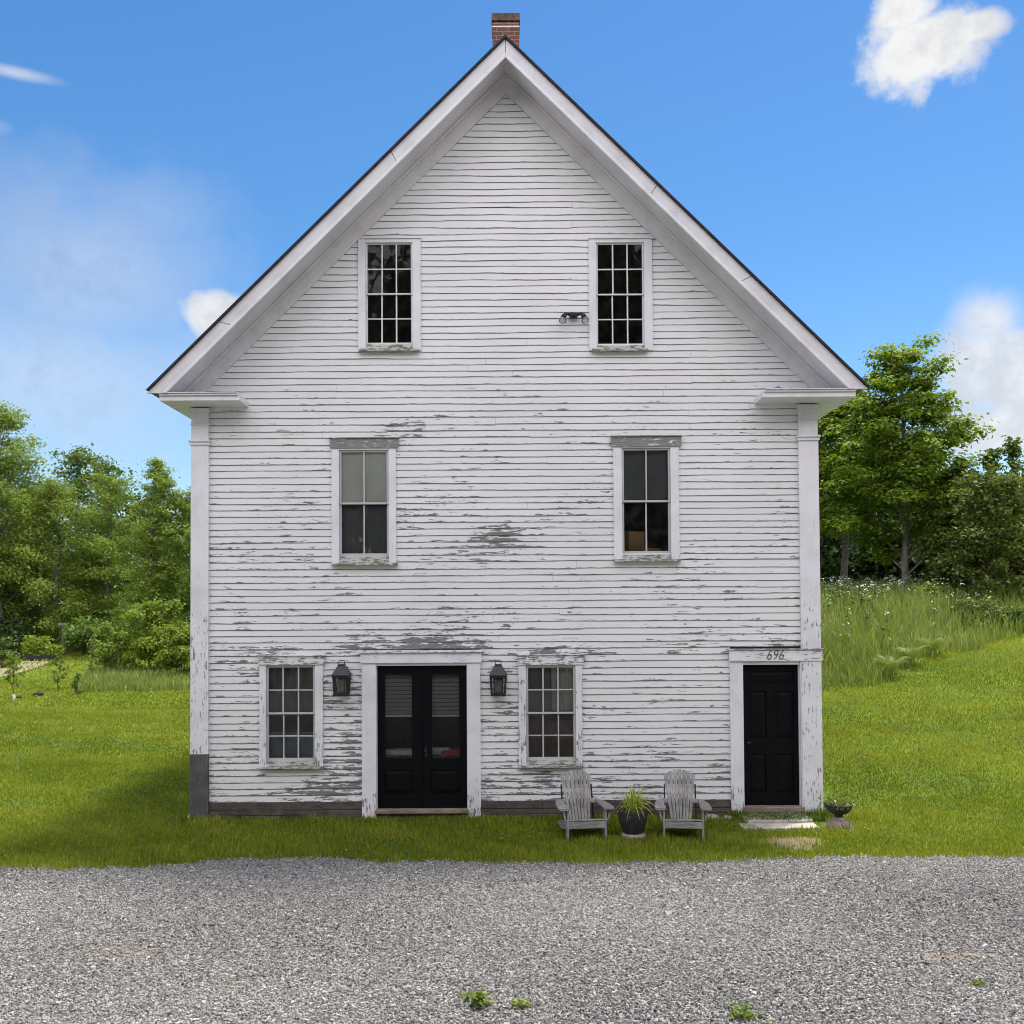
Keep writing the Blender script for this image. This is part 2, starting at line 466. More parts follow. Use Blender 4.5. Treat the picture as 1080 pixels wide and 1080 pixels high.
def mat_drive():
    s = N("gravel_bed")
    P = s.tex('Object')
    v = s.n('TexVoronoi'); s.set(v.inputs['Vector'], P); v.inputs['Scale'].default_value = 55
    v.inputs['Randomness'].default_value = 1.0
    sep = s.n('SeparateColor'); s.set(sep.inputs[0], v.outputs['Color'])
    col = s.ramp(sep.outputs[0], [(0.0, (0.06, 0.06, 0.06)), (0.5, (0.19, 0.187, 0.182)), (1.0, (0.42, 0.41, 0.39))])
    big = s.noise(P, 0.5, 4, 0.6)
    col = s.mix(s.rng(big, 0.5, 0.75, 0, 0.35), col, C(0.27, 0.225, 0.17))
    spx = s.n('SeparateXYZ'); s.set(spx.inputs[0], P)
    for (px, py, rx, ry) in ((130, 1002, 0.75, 0.22), (1010, 1010, 0.42, 0.13), (215, 1040, 0.5, 0.12)):
        c = onground(px, py)
        dx = s.math('DIVIDE', s.math('SUBTRACT', spx.outputs[0], c.x), rx)
        dy = s.math('DIVIDE', s.math('SUBTRACT', spx.outputs[1], c.y), ry)
        d = s.math('SQRT', s.math('ADD', s.math('MULTIPLY', dx, dx), s.math('MULTIPLY', dy, dy)))
        d = s.math('MULTIPLY_ADD', s.math('SUBTRACT', s.noise(P, 9, 4, 0.6), 0.5), 1.0, d)
        col = s.mix(s.rng(d, 1.1, 0.5), col, C(0.215, 0.185, 0.145))
    h = s.math('SUBTRACT', 1.0, v.outputs['Distance'])
    return s.end(s.bsdf(col, 0.9, s.bump(h, 0.9, 0.02), 0.2))

dx_ = grid_axis([(-60, -9, 3), (-9, 9, 0.08), (9, 60, 3)])
V = []; F = []
for i, x in enumerate(dx_):
    ey = float(edge_y(x))
    V += [(x, -30.0, 0.006), (x, ey - 0.3, 0.006), (x, ey, 0.004)]
for i in range(len(dx_) - 1):
    a = 3 * i
    F += [(a, a + 3, a + 4, a + 1), (a + 1, a + 4, a + 5, a + 2)]
drive = np_obj("driveway", V, F, mat_drive())
tag(drive, "grey gravel driveway in front of the farmhouse lawn", "driveway", kind="structure")

# loose stones
def stones():
    n = 300000
    x = RNG.uniform(-7.0, 7.0, n)
    y = RNG.uniform(-8.3, -2.0, n)
    ey = edge_y(x) + RNG.normal(0, 0.06, n)
    # fewer where sand shows
    keep = y < ey
    for (px, py, rx, ry) in ((130, 1002, 0.7, 0.16), (1010, 1010, 0.4, 0.10)):
        c = onground(px, py)
        d = np.hypot((x - c.x) / rx, (y - c.y) / ry)
        keep &= (d > 1.0) | (RNG.random(n) < (0.72 if px < 500 else 0.38))
    x, y = x[keep], y[keep]; n = len(x)
    r = np.clip(RNG.lognormal(math.log(0.0068), 0.33, n), 0.006, 0.03)
    base = np.array([(-1, -1, -1), (1, -1, -1), (1, 1, -1), (-1, 1, -1), (-1, -1, 1), (1, -1, 1), (1, 1, 1), (-1, 1, 1)], float)
    V = base[None] * (1 + RNG.uniform(-0.45, 0.25, (n, 8, 3)))
    V[:, 4:, :2] *= RNG.uniform(0.45, 0.95, (n, 1, 1))
    V *= (r[:, None] * RNG.uniform(0.65, 1.25, (n, 3)) * np.array([1, 1, 0.6]))[:, None, :]
    # random rotation
    a = RNG.uniform(0, 2 * np.pi, n); b = RNG.normal(0, 0.5, n)
    ca, sa, cb, sb = np.cos(a), np.sin(a), np.cos(b), np.sin(b)
    X = V[..., 0]; Y = V[..., 1] * cb[:, None] - V[..., 2] * sb[:, None]; Z = V[..., 1] * sb[:, None] + V[..., 2] * cb[:, None]
    X, Y = X * ca[:, None] - Y * sa[:, None], X * sa[:, None] + Y * ca[:, None]
    lift = 0.006 + r * 0.35 + RNG.uniform(0, 0.008, n)
    V = np.stack([X + x[:, None], Y + y[:, None], Z + lift[:, None]], 2)
    fb = np.array([(0, 3, 2, 1), (4, 5, 6, 7), (0, 1, 5, 4), (1, 2, 6, 5), (2, 3, 7, 6), (3, 0, 4, 7)])
    F = (fb[None] + (np.arange(n) * 8)[:, None, None]).reshape(-1, 4)
    patch = 0.10 * np.sin(x * 0.9 + 0.5) * np.sin(y * 1.3 + 1.0)
    t = np.clip(RNG.beta(1.8, 1.9, n) + patch, 0, 1)
    s = N("gravel_stone")
    col = s.ramp(s.attr('tint'), [(0.0, (0.055, 0.054, 0.053)), (0.35, (0.165, 0.159, 0.151)), (0.7, (0.280, 0.270, 0.254)), (0.93, (0.43, 0.415, 0.39)), (1.0, (0.33, 0.29, 0.235))])
    m = s.end(s.bsdf(col, 0.85, None, 0.25))
    o = np_obj("gravel", V.reshape(-1, 3), F, m, attrs={'tint': np.repeat(t, 8)})
    tag(o, "loose grey crushed stone covering the driveway", "gravel", kind="stuff")
stones()

# ------------------------------------------------------------------ grass
def lownoise(x, y, f, seed):
    r = np.random.default_rng(seed); v = 0
    for k in range(5):
        a, b, c = r.uniform(-1, 1, 3); s = f * (1 + 0.6 * k)
        v = v + np.sin((a * x + b * y) * s + c * 9) / (1 + 0.4 * k)
    return v / 3.0

def blades(x, y, h, w, lean=0.45, tint=None, rng=RNG, sway=None):
    n = len(x)
    z = terrain(x, y)
    a = rng.uniform(0, 2 * np.pi, n); c, s_ = np.cos(a), np.sin(a)
    b = rng.uniform(0, 2 * np.pi, n); L = rng.uniform(0.1, 1.0, n) * lean * h
    ox, oy = np.cos(b) * L, np.sin(b) * L
    hz = h * np.sqrt(np.clip(1 - (L / h) ** 2, 0.1, 1))
    V = np.zeros((n, 5, 3))
    V[:, 0] = np.stack([x - c * w, y - s_ * w, z - 0.01], 1)
    V[:, 1] = np.stack([x + c * w, y + s_ * w, z - 0.01], 1)
    V[:, 2] = np.stack([x + ox * .35 + c * w * .8, y + oy * .35 + s_ * w * .8, z + hz * .6], 1)
    V[:, 3] = np.stack([x + ox * .35 - c * w * .8, y + oy * .35 - s_ * w * .8, z + hz * .6], 1)
    V[:, 4] = np.stack([x + ox, y + oy, z + hz], 1)
    F = np.array([[0, 1, 2, 3], [3, 2, 4, 4]])
    tri = (np.array([[0, 1, 2], [0, 2, 3], [3, 2, 4]])[None] + (np.arange(n) * 5)[:, None, None]).reshape(-1, 3)
    return V.reshape(-1, 3), tri, np.repeat(tint, 5)

HOUSE = (-4.62, 4.46, -0.06, 12.2)
DIRT = onground(838, 889)
def in_house(x, y):
    return (x > HOUSE[0]) & (x < HOUSE[1]) & (y > HOUSE[2]) & (y < HOUSE[3])
def meadow_line(x):
    # lawn ends here on the right-hand hill (y of the tall grass edge)
    return np.interp(x, [4, 6.2, 7.4, 8.6, 10, 14, 30], [5.6, 5.8, 6.3, 7.4, 8.6, 10.5, 14])

def lawn():
    Vs, Fs, Ts = [], [], []; off = 0
    zones = [(-8.5, 8.5, -3.1, 0.4, 2600, 0.062, 0.0045), (-12.5, -4.6, 0.4, 6, 1500, 0.066, 0.006), (-17, -4.6, 6, 16, 520, 0.075, 0.010),
             (-30, -4.6, 16, 30, 130, 0.095, 0.02), (-42, -5, 30, 62, 34, 0.14, 0.04),
             (4.4, 11.0, 0.4, 4, 1700, 0.062, 0.0052), (4.4, 13.5, 4, 9, 1100, 0.066, 0.006), (8, 20, 9, 14, 350, 0.08, 0.010), (-12, -8.5, -3.1, 0.4, 700, 0.062, 0.006), (8.5, 12, -3.1, 0.4, 700, 0.062, 0.006)]
    for (x0, x1, y0, y1, dens, h0, w0) in zones:
        n = int((x1 - x0) * (y1 - y0) * dens)
        x = RNG.uniform(x0, x1, n); y = RNG.uniform(y0, y1, n)
        # view wedge
        d = y + 14
        keep = (np.abs(x) < d * 0.56 + 0.8) & ~in_house(x, y)
        keep &= y > edge_y(x) - 0.01 + 0.05 * lownoise(x, y * 0, 9.0, 71) + RNG.normal(0, 0.075, n)
        dd = np.hypot((x - DIRT.x) / 0.40, (y - DIRT.y) / 0.34) + lownoise(x, y, 7, 3) * 0.55
        keep &= (dd > 1.0) | (RNG.random(n) < 0.30 * dd)
        keep &= (x < 4.4) | (y < meadow_line(x) + 0.2)
        keep &= ~((x < -19) & (y > 28) & (y < 43) & (x < -19 - (y - 28) * .1) & (RNG.random(n) < .6))
        # the slabs at the right-hand door
        keep &= ~((x > 3.2) & (x < 4.32) & (y > -0.86) & (y < 0.0))
        x, y = x[keep], y[keep]; n = len(x)
        ln = lownoise(x, y, 1.1, 5); l2 = lownoise(x, y, 3.5, 8)
        near = np.exp(-np.clip(y + 0.25, -0.2, 9) ** 2 / 0.05) * (np.abs(x) < 5)
        h = h0 * 0.85 * RNG.uniform(0.45, 1.3, n) * (1 + 0.45 * l2 + 0.25 * lownoise(x, y, 9.0, 41)) * (1 + 0.9 * near)
        # ragged fringe over the gravel and longer tufts
        h *= 1 + 0.35 * (RNG.random(n) < 0.05)
        t = np.clip(0.48 + 0.27 * ln + 0.20 * l2 + 0.12 * lownoise(x, y, 9.0, 41) + RNG.normal(0, 0.20, n), 0, 1)
        t = np.where(RNG.random(n) < 0.035, 1.0, t)
        v, f, tt = blades(x, y, h, np.full(n, w0) * RNG.uniform(0.7, 1.3, n), 0.75, t)
        Vs.append(v); Fs.append(f + off); Ts.append(tt); off += len(v)
    m = mat_leaf("lawn_blade", (0.098, 0.145, 0.010), (0.212, 0.258, 0.018), (0.37, 0.38, 0.055), 0.40, 0.55)
    o = np_obj("grass", np.concatenate(Vs), np.concatenate(Fs), m, attrs={'tint': np.concatenate(Ts)})
    tag(o, "short green grass of the lawn around the house", "grass", kind="stuff")
lawn()

def clover():
    n = 90000
    x = RNG.uniform(-13, 12, n); y = RNG.uniform(-2.6, 9, n)
    k = lownoise(x, y, 1.7, 61) + 0.6 * lownoise(x, y, 4.5, 62)
    keep = (k > 0.38) & (np.abs(x) < (y + 14) * 0.56 + 0.8) & ~in_house(x, y) & (y > edge_y(x) + 0.02) & ((x < 4.4) | (y < meadow_line(x)))
    keep &= ~((x > 3.2) & (x < 4.32) & (y > -0.9) & (y < 0.0)) & (np.hypot((x - DIRT.x) / .4, (y - DIRT.y) / .34) > 1)
    x, y, k = x[keep], y[keep], k[keep]; n = len(x)
    P = np.stack([x, y, terrain(x, y) + RNG.uniform(.03, .075, n)], 1)
    t = np.clip(0.35 + RNG.normal(0, .18, n) + 0.25 * lownoise(x, y, 2.5, 63), 0, 0.9)
    t = np.where(RNG.random(n) < 0.006, 1.0, t)
    V, F, T = leafmesh(P, 0.034, RNG, .6, t)
    m = mat_leaf("clover_leaf", (0.050, 0.105, 0.014), (0.115, 0.190, 0.024), (0.27, 0.33, 0.07), 0.4)
    o = np_obj("clover", V, F, m, attrs={'tint': T}); tag(o, "patches of broad-leaved clover in the lawn", "clover", kind="stuff")
def tall_grass():
    Vs, Fs, Ts = [], [], []; off = 0
    n = 62000
    x = RNG.uniform(4.6, 24, n); y = RNG.uniform(5.2, 21, n)
    ml = meadow_line(x)
    keep = (y > ml + lownoise(x, y, 2.2, 4) * 0.25) & (np.abs(x) < (y + 14) * 0.56 + 0.8)
    x, y = x[keep], y[keep]; n = len(x)
    d = np.clip((y - meadow_line(x)) / 2.0, 0.25, 1)
    h = (0.30 + 0.42 * d) * RNG.uniform(0.6, 1.3, n) * (1 + 0.3 * lownoise(x, y, 1.6, 2))
    t = np.clip(0.45 + 0.22 * lownoise(x, y, 1.4, 21) + RNG.normal(0, 0.2, n), 0, 1)
    v, f, tt = blades(x, y, np.clip(h, 0.12, 1.2), np.full(n, 0.011), 0.7, t)
    Vs.append(v); Fs.append(f + off); Ts.append(tt); off += len(v)
    # strip of unmown grass left, in front of the shrubs
    n = 26000
    x = RNG.uniform(-26, -6, n); y = RNG.uniform(19.5, 33, n)
    keep = (y > 21.5 + lownoise(x, y, 0.7, 9) * 0.8) & (x > -16 - np.clip(y - 22, 0, 20) * .38) & (np.abs(x) < (y + 14) * 0.56 + 0.8)
    x, y = x[keep], y[keep]; n = len(x)
    h = 0.34 * RNG.uniform(0.5, 1.35, n)
    t = np.clip(0.36 + 0.2 * lownoise(x, y, 0.9, 31) + RNG.normal(0, 0.18, n), 0, 1)
    v, f, tt = blades(x, y, h, np.full(n, 0.020), 0.6, t)
    Vs.append(v); Fs.append(f + off); Ts.append(tt); off += len(v)
    m = mat_leaf("meadow_blade", (0.115, 0.165, 0.028), (0.215, 0.275, 0.065), (0.36, 0.40, 0.15), 0.40, 0.55)
    o = np_obj("meadow_grass", np.concatenate(Vs), np.concatenate(Fs), m, attrs={'tint': np.concatenate(Ts)})
    tag(o, "tall unmown grass on the hill and before the left shrubs", "tall grass", kind="stuff")
tall_grass()

def wildflowers():
    """white flowering weeds along the top of the meadow: stems, leaves, flat flower heads"""
    n = 900
    x = RNG.uniform(5.5, 12.5, n); y = RNG.uniform(7.5, 16.5, n)
    keep = (y > meadow_line(x) + 1.2) & (RNG.random(n) < 0.06 + 0.94 * sstep(11.5, 14.5, y))
    x, y = x[keep], y[keep]
    V = []; F = []; T = []
    def quad(c, u, v, t):
        b = len(V); V.extend([c - u - v, c + u - v, c + u + v, c - u + v]); F.append((b, b + 1, b + 2, b + 3)); T.extend([t] * 4)
    for X, Y in zip(x, y):
        z = float(terrain(X, Y)); h = random.uniform(0.55, 1.0)
        p0 = Vector((X, Y, z)); p1 = Vector((X + random.uniform(-.1, .1), Y + random.uniform(-.1, .1), z + h))
        u = Vector((0.008, 0, 0)); b = len(V)
        V.extend([p0 - u, p0 + u, p1 + u, p1 - u]); F.append((b, b + 1, b + 2, b + 3)); T.extend([0.2] * 4)
        for k in range(random.randint(3, 6)):
            q = p0.lerp(p1, random.uniform(0.2, 0.9)) + Vector((random.uniform(-.1, .1), random.uniform(-.1, .1), 0))
            a = random.uniform(0, 6.28)
            quad(q, Vector((math.cos(a), math.sin(a), .3)) * .07, Vector((-math.sin(a), math.cos(a), .2)) * .03, random.uniform(0.05, 0.45))
        for k in range(random.randint(5, 11)):
            q = p1 + Vector((random.gauss(0, .06), random.gauss(0, .06), random.gauss(0, .025)))
            a = random.uniform(0, 6.28); r = random.uniform(.008, .017)
            quad(q, Vector((math.cos(a), math.sin(a), random.uniform(-.5, .5))) * r, Vector((-math.sin(a), math.cos(a), random.uniform(-.5, .5))) * r, 1.0)
    s = N("white_weed")
    col = s.ramp(s.attr('tint'), [(0.0, (0.05, 0.10, 0.015)), (0.5, (0.12, 0.19, 0.04)), (0.9, (0.16, 0.22, 0.06)), (0.95, (0.72, 0.72, 0.66))])
    o = np_obj("wildflowers", [tuple(p) for p in V], F, s.end(s.bsdf(col, 0.7, None, 0.2)), attrs={'tint': T})
    tag(o, "white flowering weeds along the top of the meadow", "wildflowers", kind="stuff")
wildflowers()

# ------------------------------------------------------------------ trees and shrubs
LEAF = {
 'fresh': mat_leaf("fresh_green_leaf", (0.080, 0.130, 0.012), (0.160, 0.230, 0.022), (0.28, 0.34, 0.05), 0.48),
 'maple': mat_leaf("maple_leaf", (0.075, 0.130, 0.014), (0.165, 0.245, 0.024), (0.30, 0.38, 0.05), 0.50),
 'light': mat_leaf("pale_green_leaf", (0.110, 0.165, 0.028), (0.195, 0.275, 0.046), (0.31, 0.39, 0.085), 0.50),
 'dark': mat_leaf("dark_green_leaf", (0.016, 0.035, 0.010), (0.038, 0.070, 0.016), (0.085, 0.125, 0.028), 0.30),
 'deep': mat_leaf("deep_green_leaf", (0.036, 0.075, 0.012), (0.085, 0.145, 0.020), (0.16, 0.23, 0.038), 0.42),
 'bronze': mat_leaf("olive_leaf", (0.055, 0.078, 0.016), (0.115, 0.148, 0.030), (0.20, 0.25, 0.055), 0.42),
 'fern': mat_leaf("fern_leaf", (0.09, 0.135, 0.025), (0.155, 0.215, 0.045), (0.26, 0.31, 0.10), 0.40),
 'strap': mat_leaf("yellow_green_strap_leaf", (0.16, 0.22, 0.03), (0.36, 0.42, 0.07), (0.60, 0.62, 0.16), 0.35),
 'weed': mat_leaf("weed_leaf", (0.06, 0.11, 0.015), (0.14, 0.20, 0.03), (0.28, 0.32, 0.07), 0.35),
}
BARE = {}

def leafmesh(P, size, rng, up=0.55, tint=None, outward=None):
    """P (n,3) leaf positions -> folded diamond leaves (2 tris each)"""
    n = len(P)
    nrm = rng.normal(0, 1, (n, 3)); nrm /= np.linalg.norm(nrm, axis=1)[:, None]
    nrm = nrm * (1 - up) + np.array([0, 0, 1.0]) * up
    if outward is not None: nrm += outward * 0.35
    nrm /= np.linalg.norm(nrm, axis=1)[:, None]
    r = rng.normal(0, 1, (n, 3))
    u = np.cross(nrm, r); u /= np.linalg.norm(u, axis=1)[:, None]
    v = np.cross(nrm, u)
    L = (size * rng.uniform(0.6, 1.35, n))[:, None]; W = L * rng.uniform(0.5, 0.85, n)[:, None]
    V = np.stack([P - u * L * .5, P + v * W * .5 + nrm * L * .06, P + u * L * .5 - nrm * L * .08, P - v * W * .5 + nrm * L * .06], 1)
    F = np.arange(n * 4).reshape(n, 4)
    return V.reshape(-1, 3), F, np.repeat(tint, 4)

clover()

PROFILE = {
 'round': lambda t: np.sqrt(np.clip(np.sin(np.pi * np.clip(t, 0, 1) ** 0.75), 0, 1)),
 'egg': lambda t: np.clip(np.sin(np.pi * np.clip(t * 0.93 + 0.07, 0, 1) ** 0.62), 0, 1) ** 0.7,
 'cone': lambda t: np.clip(1 - t, 0, 1) ** 0.75 * np.clip(t * 6 + 0.4, 0, 1),
 'column': lambda t: np.clip(np.sin(np.pi * np.clip(t * 0.9 + 0.1, 0, 1)), 0, 1) ** 0.4,
 'wide': lambda t: np.clip(1.15 - t, 0, 1) ** 0.6,
}
def tree(name, label, cat, X, Y, H, W, seed, leaf='fresh', prof='egg', low=0.2, nl=9000, ls=0.2, limbs=26, clump=0.16, flat=0.6,
         trunk_r=None, bark='bark', group=None, lean=0.0, sparse=0.0, multi=1, up=0.5, zbase=None):
    rng = np.random.default_rng(seed); rnd = random.Random(seed)
    z0 = float(terrain(X, Y)) if zbase is None else zbase
    root = empty(name, (X, Y, z0 - 0.05), label, cat, group)
    tr = trunk_r or H * 0.016 + 0.02
    wood = MB()
    clumps = []
    f = PROFILE[prof]
    for mstem in range(multi):
        a0 = rnd.uniform(0, 6.28); off = 0 if multi == 1 else W * 0.10 * rnd.random()
        sp = 0 if multi == 1 else W * 0.26 * rnd.uniform(0.3, 1)
        bx, by = off * math.cos(a0), off * math.sin(a0)
        hh = H * (0.93 if multi == 1 else rnd.uniform(0.65, 0.93))
        pts = []
        for k in range(7):
            t = k / 6
            pts.append(Vector((bx + lean * H * t + sp * math.cos(a0) * t ** 1.3 + rnd.gauss(0, 0.012) * H * (0 < k), by + sp * math.sin(a0) * t ** 1.3 + rnd.gauss(0, 0.012) * H * (0 < k), hh * t)))
        tr_ = tr / math.sqrt(multi)
        wood.tube(pts, [tr_ * (1.25 if k == 0 else 1) * (1 - 0.88 * k / 6) for k in range(7)], 7)
        def trunk_at(t):
            q = min(max(t, 0), 0.999) * 6; i = int(q)
            return pts[i].lerp(pts[i + 1], q - i)
        nlimb = max(4, limbs // multi)
        for i in range(nlimb):
            t = low + (1 - low) * ((i + rnd.random()) / nlimb) ** 0.9
            ce = (t - low) / (1 - low)
            R = W * 0.5 * float(f(ce)) * rnd.uniform(0.72, 1.15) * (1 if multi == 1 else 0.75)
            az = i * 2.399 + rnd.uniform(-.5, .5)
            st = trunk_at(max(0.03, t / 0.93 - 0.10 - 0.06 * rnd.random()))
            tgt = trunk_at(t / 0.93) + Vector((math.cos(az) * R, math.sin(az) * R, H * rnd.uniform(-.015, .035)))
            mid = st.lerp(tgt, 0.5) + Vector((0, 0, (tgt - st).length * 0.09))
            lr = max(0.008, tr_ * 0.34 * (1 - 0.75 * t))
            wood.tube([st, mid, tgt], [lr, lr * 0.6, lr * 0.2], 5, cap=False)
            ln = (tgt - st).length
            k = max(1, int(ln / (W * clump * 0.62)))
            for q in range(k):
                tt = 1 - (q / max(1, k)) * 0.75
                c = (st.lerp(mid, tt * 2) if tt < .5 else mid.lerp(tgt, tt * 2 - 1))
                clumps.append((c + Vector((rnd.gauss(0, .04), rnd.gauss(0, .04), rnd.gauss(0, .03))) * W, W * clump * rnd.uniform(0.6, 1.15) * (0.75 + 0.25 * float(f(ce)))))
        clumps.append((trunk_at(0.99), W * clump * 0.6)); clumps.append((trunk_at(0.94), W * clump * 0.8))
    wts = np.array([c[1] ** 1.6 for c in clumps]); wts /= wts.sum()
    if sparse: wts *= (rng.random(len(wts)) > sparse); wts /= wts.sum()
    which = rng.choice(len(clumps), nl, p=wts)
    cc = np.array([tuple(c[0]) for c in clumps])[which]; cr = np.array([c[1] for c in clumps])[which]
    ctint = rng.normal(0, 0.10, len(clumps))[which]
    d = rng.normal(0, 1, (nl, 3)); d /= np.linalg.norm(d, axis=1)[:, None]
    rad = rng.random(nl) ** 0.45
    strag = rng.random(nl) < 0.14
    rad = np.where(strag, rad * 1.75, rad)
    P = cc + d * (rad * cr)[:, None] * np.array([1, 1, flat])
    P[:, 2] = np.maximum(P[:, 2], 0.08)
    tint = np.clip(0.48 + ctint + rng.normal(0, 0.17, nl), 0, 1)
    V, F, T = leafmesh(P, ls, rng, up, tint, d)
    wood.build("trunk", M[bark], root, local=True)
    np_obj("crown", V, F, LEAF[leaf], root, attrs={'tint': T}, local=True)
    return root

def ptree(px, top, Y, **kw):
    """tree whose axis stands at column px at depth Y and whose top reaches row top"""
    p = at(px, top, Y)
    X = p.x
    z0 = float(terrain(X, Y)); H = p.z - z0
    wpx = kw.pop('wpx'); W = wpx * (Y + 14) / FPX
    return tree(X=X, Y=Y, H=H, W=W, **kw)

GL = "trees along the left woodland edge"; GB = "trees far behind the left woodland edge"
GR = "trees behind the right-hand meadow"
# left side
ptree(0, 416, 51, wpx=116, name="tall_tree", label="tallest loose-crowned tree at the left edge with sky showing through", cat="tree", seed=1, leaf='light', prof='egg', low=0.22, nl=34000, ls=0.18, limbs=48, clump=0.15, sparse=0.0, group=GL)
ptree(84, 460, 58, wpx=86, name="broadleaf_tree", label="dark bushy-topped tree rising behind the pale trees, left of the house", cat="tree", seed=2, leaf='deep', prof='round', nl=9000, ls=0.24, limbs=28, group=GL)
ptree(60, 496, 52, wpx=100, name="broadleaf_tree", label="wide pale green tree behind the planted raised bed", cat="tree", seed=3, leaf='light', prof='egg', low=0.06, nl=30000, ls=0.145, limbs=34, clump=0.15, group=GL)
ptree(116, 492, 53, wpx=84, name="broadleaf_tree", label="yellowish green tree between the wide pale tree and the pointed tree", cat="tree", seed=4, leaf='light', prof='egg', low=0.06, nl=27000, ls=0.145, limbs=30, group=GL)
ptree(166, 474, 47, wpx=96, name="pointed_tree", label="tall pointed bright green tree nearest the left wall of the house", cat="tree", seed=5, leaf='light', prof='cone', low=0.05, nl=30000, ls=0.14, limbs=60, clump=0.105, group=GL)
ptree(206, 506, 48, wpx=90, name="broadleaf_tree", label="green tree half hidden behind the left corner of the house", cat="tree", seed=6, leaf='light', prof='egg', low=0.06, nl=21000, ls=0.155, limbs=28, group=GL)
ptree(22, 516, 56, wpx=100, name="broadleaf_tree", label="dark low tree behind the trunk of the tallest left tree", cat="tree", seed=7, leaf='deep', prof='egg', low=0.08, nl=9000, ls=0.24, limbs=28, group=GL)
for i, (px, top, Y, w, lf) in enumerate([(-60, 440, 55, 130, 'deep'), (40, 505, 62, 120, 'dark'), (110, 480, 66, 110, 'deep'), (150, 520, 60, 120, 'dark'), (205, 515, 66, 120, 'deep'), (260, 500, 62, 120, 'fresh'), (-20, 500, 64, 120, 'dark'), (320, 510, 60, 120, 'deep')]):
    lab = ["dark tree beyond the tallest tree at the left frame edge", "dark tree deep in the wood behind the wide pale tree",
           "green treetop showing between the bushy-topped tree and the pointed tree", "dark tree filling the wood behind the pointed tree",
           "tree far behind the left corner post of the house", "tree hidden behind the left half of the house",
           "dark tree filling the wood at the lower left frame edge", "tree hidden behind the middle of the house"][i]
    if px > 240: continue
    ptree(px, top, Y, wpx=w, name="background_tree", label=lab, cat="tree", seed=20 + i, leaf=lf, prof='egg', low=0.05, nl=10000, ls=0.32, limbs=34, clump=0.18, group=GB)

# shrubs left
GS = "shrubs at the left edge of the lawn"
ptree(160, 628, 31, wpx=62, name="shrub", label="tall yellow-green shrub beside the left wall, largest of the shrubs", cat="shrub", seed=41, leaf='fresh', prof='round', low=0.05, nl=6500, ls=0.15, limbs=30, clump=0.2, multi=5, group=GS)
ptree(190, 650, 28.5, wpx=48, name="shrub", label="rounded leafy shrub tucked against the left corner of the house", cat="shrub", seed=42, leaf='fresh', prof='round', low=0.03, nl=5000, ls=0.14, limbs=26, clump=0.22, multi=5, group=GS)
ptree(122, 656, 31.5, wpx=48, name="shrub", label="loose pale shrub left of the tall yellow-green shrub", cat="shrub", seed=43, leaf='light', prof='round', low=0.05, nl=2600, ls=0.15, limbs=22, clump=0.2, multi=4, group=GS)
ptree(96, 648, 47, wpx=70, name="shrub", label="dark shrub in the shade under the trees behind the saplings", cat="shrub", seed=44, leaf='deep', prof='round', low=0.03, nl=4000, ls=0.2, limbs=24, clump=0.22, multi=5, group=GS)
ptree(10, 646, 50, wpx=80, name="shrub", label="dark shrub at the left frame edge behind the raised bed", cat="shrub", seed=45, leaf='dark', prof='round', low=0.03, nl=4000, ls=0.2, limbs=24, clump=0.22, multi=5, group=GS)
ptree(4, 668, 37, wpx=30, name="shrub", label="small bluish green shrub at the left frame edge by the path", cat="shrub", seed=46, leaf='deep', prof='round', low=0.03, nl=1500, ls=0.14, limbs=16, clump=0.24, multi=3, group=GS)
ptree(80, 708, 21.3, wpx=13, name="weed_clump", label="small leafy clump of weeds in the lawn at the foot of the saplings", cat="weeds", seed=47, leaf='deep', prof='round', low=0.03, nl=240, ls=0.09, limbs=10, clump=0.3, multi=3)

# saplings on the left lawn
GP = "young saplings on the left lawn"
for (px, base, top, w, sd, lab, nl) in [(15, 739, 682, 17, 51, "sapling with a white-wrapped stem, nearest the left frame edge", 340),
                                   (62, 727, 676, 15, 52, "slender leafy sapling in the middle of the three saplings", 420),
                                   (98, 716, 658, 13, 53, "thin pale sapling closest to the shrubs", 330)]:
    g = onground(px, base)
    H = at(px, top, g.y).z
    t = tree("sapling", lab, "sapling", g.x, g.y, H, w * (g.y + 14) / FPX, sd, 'fresh', 'column', 0.35 if sd == 51 else 0.1, nl, 0.10, 14, 0.22, 0.8, 0.022, group=GP)
    if sd == 51:
        b = MB(); b.tube([(0, 0, 0.05), (0.0, 0, 0.30)], 0.045, 8); b.build("tree_guard", M['white'], t, local=True)

# right side
def mtree(**kw): return ptree(**kw)
ptree(953, 354, 17.0, wpx=150, name="maple_tree", label="big maple with a pale trunk standing behind the meadow, right of the house", cat="tree", seed=61, leaf='maple', prof='egg', low=0.24, nl=34000, ls=0.145, limbs=60, clump=0.125, flat=0.42, bark='palebark', trunk_r=0.13, group=GR, up=0.6)
ptree(888, 402, 21.0, wpx=130, name="maple_tree", label="leafy maple between the house and the pale-trunked maple", cat="tree", seed=62, leaf='maple', prof='egg', low=0.36, nl=22000, ls=0.16, limbs=44, clump=0.14, flat=0.45, group=GR, up=0.6)
ptree(1046, 494, 13.5, wpx=110, name="bushy_tree", label="dense dark olive tree at the right frame edge above the lawn", cat="tree", seed=63, leaf='bronze', prof='wide', low=0.04, nl=17000, ls=0.11, limbs=60, clump=0.13, flat=0.6, group=GR)
ptree(1104, 486, 14.5, wpx=110, name="bushy_tree", label="dark olive tree cut off by the right frame edge", cat="tree", seed=64, leaf='bronze', prof='wide', low=0.04, nl=13000, ls=0.12, limbs=50, clump=0.13, flat=0.6, group=GR)
